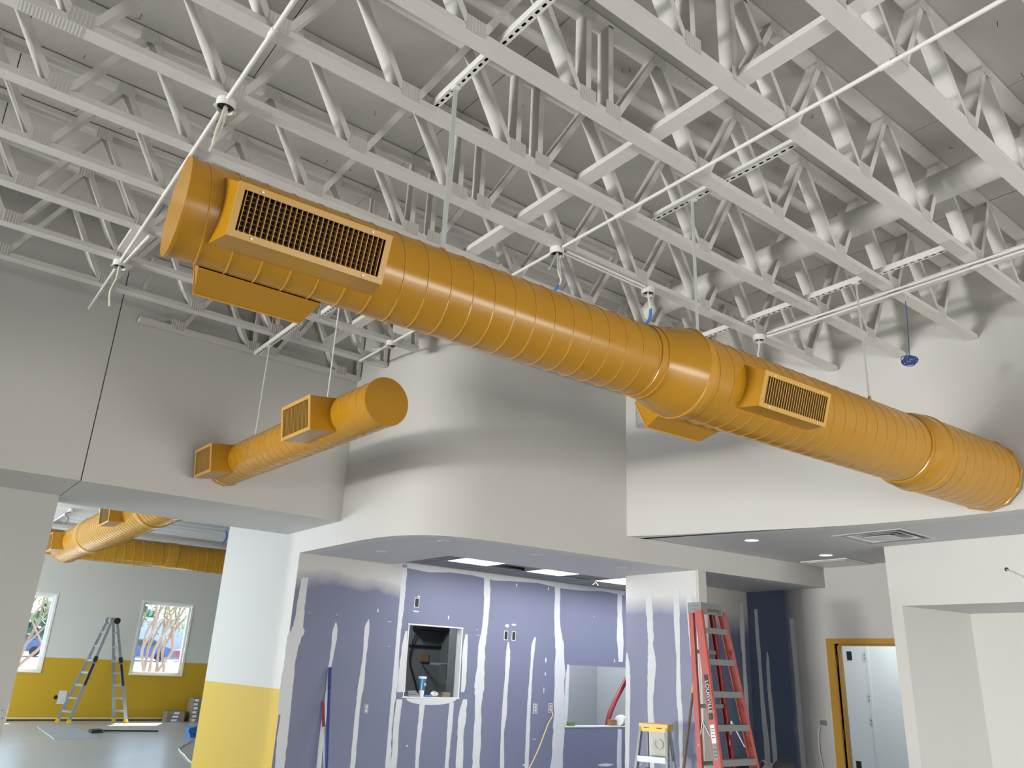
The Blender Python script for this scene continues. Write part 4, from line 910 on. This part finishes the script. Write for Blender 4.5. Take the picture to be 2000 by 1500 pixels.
# ------------------------------------------------------------------ things on the sill of the pass-through and in the dark room
x0, x1, z0, z1 = H1
c = Q(823, 1352, 1, YB + .04)
cx, cz = c.x, z0 + .002
t = Thing('drink_cup', 'blue and white paper cup with a lid and straw on the pass-through sill', 'cup', (cx, YB + .04, cz))
t.part('cup_base', G().lathe([(0, .026), (.07, .033)], (cx, YB + .04, cz), (0, 0, 1), 24, True), 'cup_white', smooth=True)
cb = t.part('cup_body', G().lathe([(.07, .033), (.20, .046)], (cx, YB + .04, cz), (0, 0, 1), 24), 'cup_blue', smooth=True)
t.part('cup_stripe', G().obox((cx - .022, YB + .04 - .0335, cz + .135), (.005, 0, 0), (0, .0008, 0), (-.002, -.006, .06)), 'cup_white', cb)
t.part('logo_mark', G().lathe([(0, .016), (.001, .016)], (cx + .018, YB + .04 - .038, cz + .135), (.25, -1, 0), 14, True, True), 'label_white', cb)
t.part('logo_mark', G().lathe([(0, .008), (.001, .008)], (cx + .0185, YB + .04 - .0395, cz + .133), (.25, -1, 0), 14, True, True), 'cup_blue', cb)
t.part('lid', G().lathe([(.198, .049), (.205, .050), (.222, .048), (.224, .04)], (cx, YB + .04, cz), (0, 0, 1), 24, False, True), 'cup_white', smooth=True)
t.part('straw', G().tube([(cx + .005, YB + .04, cz + .22), (cx - .004, YB + .04, cz + .275)], .003, 7), 'cup_blue')
single('blue_lid', G().lathe([(0, .042), (.018, .042), (.02, .038)], (cx + .085, YB + .035, cz), (0, 0, 1), 20, True, True), 'tape_blue', 'small bright blue lid on the sill right of the cup', 'lid', (cx + .085, YB + .035, cz), smooth=True)
def crumple(name, c, sx_, sy_, sz_, m_, label, cat, seed):
    r_ = random.Random(seed); g = G(); g.sphere((0, 0, 0), 1, 1, 1, 12, 7)
    g.v = [(c[0] + x * sx_ * r_.uniform(.75, 1.1), c[1] + y * sy_ * r_.uniform(.75, 1.05), max(c[2], c[2] + sz_ + z * sz_ * r_.uniform(.7, 1.1))) for x, y, z in g.v]
    single(name, g, m_, label, cat, c)
crumple('plastic_wrap', (cx + .19, YB + .05, cz), .07, .035, .032, 'foil', 'crumpled clear plastic wrapping on the pass-through sill', 'wrapping', 3)
for k in range(3): single('flat_box', G().box(cx + .27 + k * .01, cx + .39, YB + .01, YB + .095, cz + k * .018, cz + k * .018 + .016), 'box_gray', ['bottom flat grey carton of the pile at the right end of the sill', 'middle flat grey carton of the pile at the right end of the sill', 'top flat grey carton of the pile at the right end of the sill'][k], 'carton', (cx + .33, YB + .05, cz + k * .018), 'cartons on the sill')
for k in range(3): single('hand_tool', G().obox((cx - .11 - k * .012, YB + .05, cz + .012 + k * .02), (.075 - k * .01, 0, .004), (0, .03, 0), (0, 0, .0085)), 'box_steel', ['lowest grey taping tool at the left end of the sill', 'middle grey taping tool at the left end of the sill', 'top grey taping tool at the left end of the sill'][k], 'hand tool', (cx - .11, YB + .05, cz + k * .02), 'tools on the sill')
# dark room: wall fittings seen through the pass-through
YD = 10.9
def dq(px, py, y=YD - .02): return Q(px, py, 1, y)
t = Thing('shelf_track', 'black right angled pipe run on the dark room wall', 'pipe', tuple(dq(850, 1270)))
a, b2, c2 = dq(800, 1261), dq(870, 1265), dq(864, 1345)
t.part('pipe_run', G().tube([a, b2], .018, 8), 'black'); t.part('pipe_run', G().tube([b2, c2], .018, 8), 'black')
c = dq(829, 1284); single('switch_box', G().box(c.x - .07, c.x + .07, YD - .03, YD - .001, c.z - .06, c.z + .06), 'cardboard', 'brownish double switch box on the dark room wall', 'switch', tuple(c))
c = dq(861, 1297, 10.2)
t = Thing('lamp_dish', 'flat round metal dish fitting on an arm in the dark room', 'fitting', tuple(c))
t.part('dish', G().lathe([(0, .13), (.02, .14), (.035, .12)], (c.x - .03, c.y, c.z - .02), (0, 0, 1), 24, True, True), 'galv', smooth=True)
t.part('arm', G().tube([(c.x + .05, c.y, c.z), (c.x + .10, c.y, c.z), (c.x + .11, c.y, c.z - .2)], .012, 8), 'galv')
t.part('wall_arm', G().tube([(c.x + .10, c.y, c.z), (c.x + .10, YD - .03, c.z)], .012, 8), 'black')
c = dq(872, 1330); single('panel_box', G().box(c.x - .05, c.x + .05, YD - .03, YD - .001, c.z - .10, c.z + .10), 'black', 'small black panel low on the dark room wall', 'panel', tuple(c))
single('cable', G().tube(smooth_path([tuple(dq(815, 1236, YD - .07)), tuple(dq(806, 1255, YD - .07)), tuple(dq(800, 1290, YD - .07)), tuple(dq(808, 1320, YD - .07)), tuple(dq(816, 1352, YD - .07))], 6), .012, 7), 'black', 'thick black cable looping down the dark room wall', 'cable', tuple(dq(800, 1290)), smooth=True)
single('dark_beam', G().box(dq(806, 1230).x, dq(890, 1230).x, YD - .25, YD - .02, dq(850, 1233).z, 3.05), 'black', 'black duct box along the top of the dark room', 'duct', (dq(850, 1230).x, YD - .15, dq(850, 1233).z))
single('wrapped_stud', G().box(Q(890, 1300, 1, 9.3).x, Q(904, 1300, 1, 9.3).x, 9.3, 9.5, 0, 3.05), 'dark_room', 'grey plastic wrapped post just inside the dark room', 'post', (Q(897, 1300, 1, 9.3).x, 9.4, 0))
# grey room behind the square opening
x0, x1, z0, z1 = H2; z0 += .002
a, b2, c2 = Q(1226, 1322, 1, 8.72), Q(1200, 1372, 1, 8.68), Q(1186, 1417, 1, 8.64)
P = smooth_path([(a.x + .15, a.y, a.z + .25), tuple(a), tuple(b2), tuple(c2), (c2.x - .01, c2.y, 0.45), (c2.x + .05, c2.y, .05)], 6)
single('red_hose', G().tube(P, .034, 12), 'red_hose', 'dark red flexible hose rising behind the square opening', 'hose', (c2.x, c2.y, 0), smooth=True)
c = Q(1115, 1417, 1, YB + .05); single('tape_roll', G().box(c.x - .045, c.x + .045, YB + .02, YB + .09, z0, z0 + .045), 'green_tape', 'small green block on the left end of the square opening', 'block', (c.x, YB + .05, z0))
c = Q(1197, 1415, 1, YB + .05); single('cardboard_box', G().box(c.x - .055, c.x + .055, YB + .03, YB + .10, z0, z0 + .075), 'cardboard', 'small brown carton on the ledge of the square opening', 'carton', (c.x, YB + .06, z0))
c = Q(1213, 1408, 1, YB + .05); t = Thing('plastic_roll', 'white plastic wrapped roll at the right end of the square opening', 'roll', (c.x, YB + .05, z0))
t.part('roll', G().lathe([(-.06, .05), (-.055, .068), (.055, .068), (.06, .05)], (c.x, YB + .05, z0 + .069), (1, .3, 0), 20, True, True), 'cup_white', smooth=True)
t.part('green_stripe', G().lathe([(.035, .0695), (.05, .0695)], (c.x, YB + .05, z0 + .069), (1, .3, 0), 20), 'green_tape', smooth=True)

# ------------------------------------------------------------------ next room
def duct_simple(name, A, d, a0, a1, r, label, loc, pitch=.16):
    t = Thing(name, label, 'duct', loc)
    t.part('spiral_pipe', G().lathe([(a0, r), (a1, r)], A, d, 40), 'duct_yellow', smooth=True)
    t.part('spiral_seam', helix(G(), A, d, a0 + .05, a1 - .05, r, pitch, .006, 30), 'duct_seam', smooth=True)
    return t
FA = Vector((3.02, 0, 3.70)); FY = Vector((0, 1, 0))
t = duct_simple('spiral_duct', FA, FY, 9.2, 19.6, .325, 'yellow spiral duct in the next room running away under the corrugated deck', (3.05, 14, 3.48))
t.part('end_cap', G().lathe([(19.58, .325), (19.59, .335), (19.62, .335)], FA, FY, 40, False, True), 'duct_yellow', smooth=True)
t.part('coupling', G().lathe([(16.9, .326), (16.905, .338), (17.25, .338), (17.255, .326)], FA, FY, 40), 'duct_seam', smooth=True)
t.part('coupling', G().lathe([(12.6, .326), (12.605, .336), (12.8, .336), (12.805, .326)], FA, FY, 40), 'duct_seam', smooth=True)
register(t, FA, FY, Vector((-1, 0, -.10)), Vector((-.1, 0, 1)), .50, .17, 13.4, 14.1, .18, 10, 0, False, 'register box half way along the duct')
register(t, FA, FY, Vector((-1, 0, -.10)), Vector((-.1, 0, 1)), .50, .17, 18.3, 19.0, .18, 10, 0, False, 'register box at the far end of the duct')
t.part('hanger', G().tube([(3.02, 17.0, 4.02), (3.02, 17.0, 4.56)], .012, 8), 'rail_paint')
t = duct_simple('spiral_duct', Vector((0, 21.4, 3.95)), Vector((1, 0, 0)), 2.4, 12.6, .315, 'thick yellow spiral duct running along the far wall of the next room', (7, 21.4, 3.63), .22)
t.part('coupling', G().lathe([(5.5, .316), (5.505, .328), (5.75, .328), (5.755, .316)], Vector((0, 21.4, 3.95)), Vector((1, 0, 0)), 40), 'duct_seam', smooth=True)
t.part('end_cap', G().lathe([(2.41, .315), (2.40, .325), (2.38, .325), (2.379, .31)], Vector((0, 21.4, 3.95)), Vector((1, 0, 0)), 40, False, True), 'duct_yellow', smooth=True)
c = Q(140, 996, 2, 4.40); t = Thing('junction_box', 'box with loose wires under the corrugated deck of the next room', 'electrical box', (c.x, c.y, 4.36))
t.part('box', G().lathe([(0, .06), (.06, .06)], (c.x, c.y, 4.42), (0, 0, -1), 14, True, True), 'conduit_paint')
t.part('wire', G().tube(smooth_path([(c.x, c.y, 4.36), (c.x - .1, c.y, 4.30), (c.x - .02, c.y, 4.2), (c.x - .08, c.y, 4.1)], 5), .015, 7), 'rag')
conduit([(c.x, c.y + .1, 4.40), (c.x, YF - .3, 4.40)], .02, 'white conduit under the corrugated deck leading to the far wall')
c = Q(443, 1032, 2, 4.42); t = Thing('junction_box', 'box with a blue wire above the end of the two tone wall', 'electrical box', (c.x, c.y, 4.36))
t.part('box', G().lathe([(0, .09), (.05, .09)], (c.x, c.y, 4.42), (0, 0, -1), 14, True, True), 'conduit_paint')
t.part('wire', G().tube(smooth_path([(c.x, c.y, 4.37), (c.x + .03, c.y, 4.2), (c.x - .05, c.y, 4.05)], 5), .02, 7), 'tape_blue')

# multi position aluminium ladder standing open
t = Thing('folding_ladder', 'tall aluminium articulated ladder standing open in the next room', 'ladder', (4.75, 22.1, 0))
apex = Vector((4.74, 22.15, 2.33))
for si, (foot, nm) in enumerate(((((4.03, 22.28, 0), (4.20, 21.88, 0)), 'left'), (((5.35, 22.62, 0), (5.53, 22.15, 0)), 'right'))):
    tops = (apex + Vector((-.07 if si == 0 else .07, .14, 0)), apex + Vector((-.03 if si == 0 else .09, -.16, 0)))
    rr = []
    for k in (0, 1):
        f, tp = Vector(foot[k]), tops[k]; mid = f.lerp(tp, .60)
        dirv = (tp - f).normalized()
        a = t.part('outer_rail', G().bar(f, f.lerp(tp, .62), .075, .03, (1, 0, 0)), 'aluminium'); rr.append(a)
        t.part('inner_rail', G().bar(f.lerp(tp, .58), tp, .06, .022, (1, 0, 0)), 'aluminium')
        t.part('foot', G().bar(f, f + dirv * .09, .085, .045, (1, 0, 0)), 'ladder_yellow', a)
        t.part('lock', G().bar(f.lerp(tp, .585), f.lerp(tp, .64), .085, .05, (1, 0, 0)), 'label_black' if k else 'galv', a)
        t.part('hinge', G().lathe([(-.03, .05), (-.025, .075), (.025, .075), (.03, .05)], tp, Vector((.3, -1, 0)), 18, True, True), 'label_black' if (si and k) else 'galv', smooth=True)
        if k: t.part('decal', G().bar(f.lerp(tp, .36) + Vector((0, -.018, 0)), f.lerp(tp, .57) + Vector((0, -.018, 0)), .05, .012, (1, 0, 0)), 'label_black', a)
    for q in (.11, .235, .36, .48, .60, .74, .88):
        t.part('rung', G().bar(Vector(foot[0]).lerp(tops[0], q), Vector(foot[1]).lerp(tops[1], q), .045, .03, (0, 0, 1)), 'aluminium')

# sheet of drywall, broom and cords on the next room floor
a, b2, c2, d2 = [Q(x, y, 2, .012) for x, y in ((73, 1419), (150, 1418), (196, 1442), (106, 1443))]
single('drywall_sheet', G().prism([(p.x, p.y) for p in (a, b2, c2, d2)], .0, .013), 'drywall_sheet', 'grey sheet of drywall lying on the next room floor', 'board', ((a.x + c2.x) / 2, (a.y + c2.y) / 2, 0))
a, b2 = Q(197, 1427, 2, .03), Q(309, 1428, 2, .02)
t = Thing('broom', 'black push broom lying on the floor of the next room', 'broom', tuple(Q(190, 1428, 2, 0)))
t.part('handle', G().tube([a, b2], .016, 8), 'cord_black', smooth=True)
e = Q(176, 1428, 2, .03); t.part('bristles', G().obox((e + a) / 2 + Vector((0, 0, .0)), (a - e) / 2, (0, .16, 0), (0, 0, .03)), 'cloth_dark')
t.part('block', G().obox(a, (.04, 0, 0), (0, .10, 0), (0, 0, .025)), 'tbar')
k = 0
for (bx_, by_, n_, L_, nm) in ((6.98, 22.66, 1, .42, 'pale'),):
    pass
names = ['bottom', 'second', 'third', 'fourth', 'fifth', 'top']
c = Q(340, 1405, 2, 0)
for k in range(3): 
    t = Thing('tile_box', ['bottom flat carton of the low pile by the far wall', 'middle flat carton of the low pile by the far wall', 'top flat carton of the low pile by the far wall'][k], 'carton', (6.76, 22.62, k * .085), 0, 'low carton pile')
    t.part('carton', G().box(6.54, 6.98, 22.44, 22.80, k * .085, k * .085 + .08), 'box_gray')
    t.part('label', G().box(6.66 + .02 * k, 6.80 + .02 * k, 22.437, 22.44, k * .085 + .015, k * .085 + .065), 'label_white')
for k in range(6):
    x = 7.12 + .015 * (k % 2); y = 22.38
    t = Thing('tile_box', '%s carton of the tall stack beside the two tone wall edge' % names[k], 'carton', (x + .2, y + .2, k * .095), 0, 'tall carton stack')
    t.part('carton', G().box(x, x + .55, y, y + .42, k * .095, k * .095 + .09), 'box_gray')
    t.part('label', G().box(x + .02, x + .12, y - .003, y, k * .095 + .015, k * .095 + .075), 'label_white')
P = [Q(x, y, 2, .012) for x, y in ((378, 1490), (369, 1485), (361, 1475), (355, 1470), (350, 1463), (356, 1457), (366, 1452), (372, 1447))]
single('extension_cord', G().tube(smooth_path([tuple(p) for p in P], 5), .012, 7), 'cord_white', 'pale cord snaking over the floor by the wall end', 'cord', tuple(P[4]), smooth=True)
c = Q(376, 1440, 2, .0)
t = Thing('tool_bag', 'blue bag with cords at the foot of the two tone wall', 'bag', tuple(c))
t.part('bag', G().obox(c + Vector((.05, 0, .11)), (.16, 0, .03), (0, .13, 0), (-.03, 0, .11)), 'tape_blue')
t.part('cord_loop', G().tube(smooth_path([tuple(Q(x, y, 1, c.y - .15)) for x, y in ((383, 1436), (372, 1432), (369, 1427), (376, 1423), (384, 1424))], 5), .01, 7), 'cable_blue', smooth=True)
c = Q(121, 1362, 1, YF); single('cover_plate', G().box(c.x - .09, c.x + .09, YF - .008, YF - .001, c.z - .15, c.z + .15), 'plastic_white', 'white cover plate on the yellow far wall', 'wall plate', (c.x, YF, c.z))
c = Q(109, 1362, 1, YF); single('wall_hole', G().lathe([(0, .05), (.001, .05)], (c.x, YF - .001, c.z), (0, -1, 0), 12, True, True), 'black', 'small dark hole in the yellow far wall beside the plate', 'hole', (c.x, YF, c.z))

# ------------------------------------------------------------------ outdoors beyond the far windows
ext = struct('ground_outside', G().add([(-60, YF + .3, -.15), (90, YF + .3, -.15), (90, 130, 3.37), (-60, 130, 3.37), (-60, YF + .3, -1), (90, YF + .3, -1), (90, 130, -1), (-60, 130, -1)], [(0, 1, 2, 3), (7, 6, 5, 4), (0, 4, 5, 1), (1, 5, 6, 2), (2, 6, 7, 3), (3, 7, 4, 0)]), 'asphalt', label='sunlit pavement outside')
def gz(y): return -.15 + (y - 23.2) * .033
def tree(x, y, seed, label):
    r_ = random.Random(seed); t = Thing('crape_myrtle', label, 'tree', (x, y, -.15), 0, 'trees outside the windows')
    tips = []
    for k in range(8):
        a = k / 8 * 6.28 + r_.uniform(-.4, .4); pts = [(x + .12 * math.cos(a), y + .12 * math.sin(a), -.15)]; sp_ = r_.uniform(.22, .55)
        for j in range(1, 7): pts.append((x + math.cos(a) * (.12 + sp_ * j * .32) + r_.uniform(-.17, .17), y + math.sin(a) * (.12 + sp_ * j * .32) + r_.uniform(-.15, .15), -.15 + j * .62))
        t.part('stem', G().tube(smooth_path(pts, 4), [.058 - .036 * i / 24 for i in range(25)], 8), 'bark', smooth=True); tips.append(pts[-1])
        for b_ in range(2):
            s_ = Vector(pts[3 + b_]); e_ = s_ + Vector((r_.uniform(-.7, .7), r_.uniform(-.5, .5), r_.uniform(.9, 1.5)))
            t.part('branch', G().tube(smooth_path([tuple(s_), tuple(s_.lerp(e_, .5) + Vector((r_.uniform(-.1, .1), 0, .05))), tuple(e_)], 4), .028, 6), 'bark', smooth=True); tips.append(tuple(e_))
    g = G()
    for tx, ty, tz in tips:
        for q in range(70):
            c = Vector((tx, ty, tz)) + Vector((r_.gauss(0, .35), r_.gauss(0, .35), r_.gauss(.1, .35))); u = Vector((r_.uniform(-1, 1), r_.uniform(-1, 1), r_.uniform(-1, 1))).normalized() * .055; v_ = u.orthogonal().normalized() * .03
            g.add([c - u, c + v_, c + u, c - v_], [(0, 1, 2, 3)])
    o = t.part('foliage', g, 'leaf'); o['kind'] = 'stuff'
tree(6.85, 26.2, 3, 'pale barked many stemmed tree outside the right hand far window')
tree(3.2, 26.6, 8, 'pale barked many stemmed tree outside the left hand far window')
def car(x, y, m_, label):
    t = Thing('parked_car', label, 'car', (x, y, gz(y)), 0, 'parked cars')
    prof = [(-2.2, .25), (-2.2, .75), (-1.3, .95), (-.7, 1.4), (.9, 1.42), (1.6, 1.0), (2.2, .85), (2.25, .3)]
    g = G(); n_ = len(prof); g.add([(x + a, y - .85, z + gz(y)) for a, z in prof] + [(x + a, y + .85, z + gz(y)) for a, z in prof], [tuple(range(n_)), tuple(range(2 * n_ - 1, n_ - 1, -1))] + [(i, (i + 1) % n_, n_ + (i + 1) % n_, n_ + i) for i in range(n_)])
    t.part('body', g, m_)
    t.part('side_window', G().add([(x + a, y - .856, z + gz(y)) for a, z in ((-1.1, .98), (-.62, 1.33), (.85, 1.35), (1.35, 1.0))], [(0, 1, 2, 3)]), 'glass_dark')
    for wx in (-1.4, 1.4): t.part('wheel', G().lathe([(-.1, .31), (.1, .31)], (x + wx, y - .80, .32 + gz(y)), (0, 1, 0), 20, True, True), 'tyre')
car(7.5, 62, 'car_blue', 'dark blue car parked outside, seen through the left window'); car(15.2, 62, 'car_blue', 'blue grey car parked left in the right window'); car(20.4, 63, 'car_red', 'reddish car parked beyond the right window'); car(25.6, 63, 'car_white', 'white car parked far right outside')
for k, (x, y, rx, rz) in enumerate(((2, 76, 6, 4.0), (16, 80, 7, 4.6), (32, 78, 7.5, 4.2), (48, 82, 8, 5.0))):
    r_ = random.Random(40 + k); g = G()
    for q in range(700):
        th = r_.uniform(0, 6.28); u = r_.uniform(0, 1) ** .5; z = r_.uniform(0, 1); c = Vector((x + rx * u * math.cos(th) * (1 - .4 * z), y + 2.5 * u * math.sin(th), gz(y) + .4 + z * rz * (1.2 - .5 * u))); a = Vector((r_.uniform(-1, 1), r_.uniform(-1, 1), r_.uniform(-1, 1))).normalized() * .55; b_ = a.orthogonal().normalized() * .45
        g.add([c - a, c + b_, c + a, c - b_], [(0, 1, 2, 3)])
    t = Thing('distant_tree', 'hazy green tree row beyond the parking lot, number %d from the left' % (k + 1) if False else ['leftmost hazy green tree clump beyond the parked cars', 'hazy green tree clump behind the blue grey car', 'broad hazy green tree clump right of the parking lot', 'rightmost hazy green tree clump far outside'][k], 'tree', (x, y, gz(y)), 0, 'distant trees')
    o = t.part('foliage', g, 'leaf_far'); o['kind'] = 'stuff'
    t.part('trunk', G().tube([(x, y, gz(y)), (x, y, gz(y) + 2)], .3, 8), 'bark')
t = Thing('far_building', 'low grey building beyond the parking lot', 'building', (22, 70, gz(68)))
t.part('wall', G().box(12, 34, 68, 71, gz(68), 4.0), 'bld'); t.part('roof', G().box(11.6, 34.4, 67.6, 71.4, 4.0, 4.25), 'car_white')

# ------------------------------------------------------------------ rag pile and the crouching worker at the bottom edge
hd = Q(1535, 1512, 1, 4.95)
c = Q(1490, 1492, 1, 6.2)
crumple('plastic_sheet', (c.x, c.y, 0), .42, .25, .5 * (c.z + .02), 'rag', 'crumpled grey plastic sheeting heaped by the red ladder', 'sheeting', 11)
rzp = math.radians(129); hl = Vector((7.24, 4.99, 0)); org = hl - Matrix.Rotation(rzp, 3, 'Z') @ Vector((.45, 0, 0))
pt = Thing('person', 'person in a black cap kneeling at the bottom edge beside the red ladder', 'person', tuple(org), rzp, local=True)
def skin_mesh(J, E, root=0, sub=2):
    me = bpy.data.meshes.new('skin'); me.from_pydata([j[:3] for j in J], E, []); ob = bpy.data.objects.new('skin', me); COL.objects.link(ob)
    md_ = ob.modifiers.new('s', 'SKIN'); md_.use_smooth_shade = True
    for k, j in enumerate(J):
        v_ = me.skin_vertices[0].data[k]; v_.radius = (j[3], j[4] if len(j) > 4 else j[3]); v_.use_root = (k == root)
    ss = ob.modifiers.new('d', 'SUBSURF'); ss.levels = sub; ss.render_levels = sub
    dg = bpy.context.evaluated_depsgraph_get(); out = bpy.data.meshes.new_from_object(ob.evaluated_get(dg)); bpy.data.objects.remove(ob); return out
J = [(0, 0, .30, .15, .13), (.12, 0, .43, .15, .11), (.25, 0, .55, .16, .11), (.335, 0, .64, .062), (.385, 0, .695, .055), (.43, 0, .775, .088, .082), (.445, 0, .83, .08, .078), (.50, 0, .745, .045)]
E_ = [(0, 1), (1, 2), (2, 3), (3, 4), (4, 5), (5, 6), (5, 7)]
for sg in (-1, 1):
    k = len(J)
    J += [(.27, sg * .17, .565, .07), (.36, sg * .235, .42, .05), (.43, sg * .24, .30, .045), (.50, sg * .18, .17, .034), (.54, sg * .13, .095, .026), (.575, sg * .11, .055, .028, .016)]
    E_ += [(2, k), (k, k + 1), (k + 1, k + 2), (k + 2, k + 3), (k + 3, k + 4), (k + 4, k + 5)]
    for q in range(4):      # fingers
        a = -.03 + .02 * q; n0 = len(J); L_ = (.05, .058, .055, .042)[q]
        J += [(.60, sg * .11 + a, .045, .0095), (.60 + L_ * .6, sg * .11 + a * 1.15, .036, .0085), (.60 + L_, sg * .11 + a * 1.2, .018, .007)]
        E_ += [(k + 5, n0), (n0, n0 + 1), (n0 + 1, n0 + 2)]
    n0 = len(J); J += [(.57, sg * .11 - sg * .035, .045, .010), (.60, sg * .11 - sg * .055, .025, .008)]; E_ += [(k + 5, n0), (n0, n0 + 1)]
    k = len(J)
    J += [(.04, sg * .10, .25, .095), (.18, sg * .14, .17, .078), (.33, sg * .16, .085, .065), (.12, sg * .15, .065, .055), (-.08, sg * .14, .06, .04), (-.16, sg * .14, .05, .042, .03), (-.25, sg * .14, .04, .035, .02)]
    E_ += [(0, k), (k, k + 1), (k + 1, k + 2), (k + 2, k + 3), (k + 3, k + 4), (k + 4, k + 5), (k + 5, k + 6)]
bm_ = skin_mesh(J, E_)
for mname in ('cloth_dark', 'skin', 'cloth_tan', 'label_black'): bm_.materials.append(MATS[mname])
for p in bm_.polygons:
    c = p.center; p.use_smooth = True
    p.material_index = 1 if (c.z > .665 and c.x > .33) or (c.x > .53 and c.z < .12) else 3 if c.x < -.06 and c.z < .13 else 2 if c.z < .30 and c.x < .42 and not (abs(c.y) > .19 and c.z > .2) else 0
bm_.name = 'body'; link('body', bm_, pt.o)
cap_c = Vector((.435, 0, .825)); g = G(); k0 = 0; N, M_ = 24, 8
for i in range(M_ + 1):
    th = math.pi / 2 * i / M_
    for j in range(N):
        ph = 2 * math.pi * j / N; g.v.append((cap_c.x + .108 * math.sin(th) * math.cos(ph), cap_c.y + .094 * math.sin(th) * math.sin(ph), cap_c.z + .085 * math.cos(th) - .02 * math.sin(th) * math.cos(ph)))
for i in range(M_):
    for j in range(N): a = i * N + j; b2 = i * N + (j + 1) % N; g.f.append((a, a + N, b2 + N, b2))
cpo = pt.part('cap', g, 'cap_cloth', smooth=True)
g = G(); top_ = []; 
for j in range(13):
    a = math.pi * (j / 12 - .5); top_.append((cap_c.x + .085 * math.cos(a) + .02 + .085 * max(0, math.cos(a)) ** .8, .088 * math.sin(a), cap_c.z - .012 - .055 * max(0, math.cos(a))))
inner = [(cap_c.x + .095 * math.cos(math.pi * (j / 12 - .5)), .090 * math.sin(math.pi * (j / 12 - .5)), cap_c.z - .006) for j in range(13)]
g.add(top_ + inner + [(x, y, z - .004) for x, y, z in top_ + inner], [(i, i + 1, 14 + i, 13 + i) for i in range(12)] + [(26 + i, 39 + i, 40 + i, 27 + i) for i in range(12)] + [(i, 26 + i, 27 + i, i + 1) for i in range(12)])
pt.part('brim', g, 'cap_cloth', cpo, smooth=True)
for sg in (-1, 1):
    pt.part('ear', G().sphere((.425, sg * .092, .775), .022, .012, .034, 12, 8), 'skin', smooth=True)
    pt.part('eye', G().sphere((.505, sg * .032, .785), .010, .010, .008, 10, 6), 'label_white', smooth=True)
pt.part('nose', G().sphere((.53, 0, .762), .018, .013, .022, 10, 7), 'skin', smooth=True)
pt.part('mouth', G().sphere((.535, 0, .722), .008, .022, .005, 10, 6), 'red_grip', smooth=True)
pt.part('hair', G().sphere((.405, 0, .785), .085, .088, .075, 18, 10), 'cap_cloth', smooth=True)
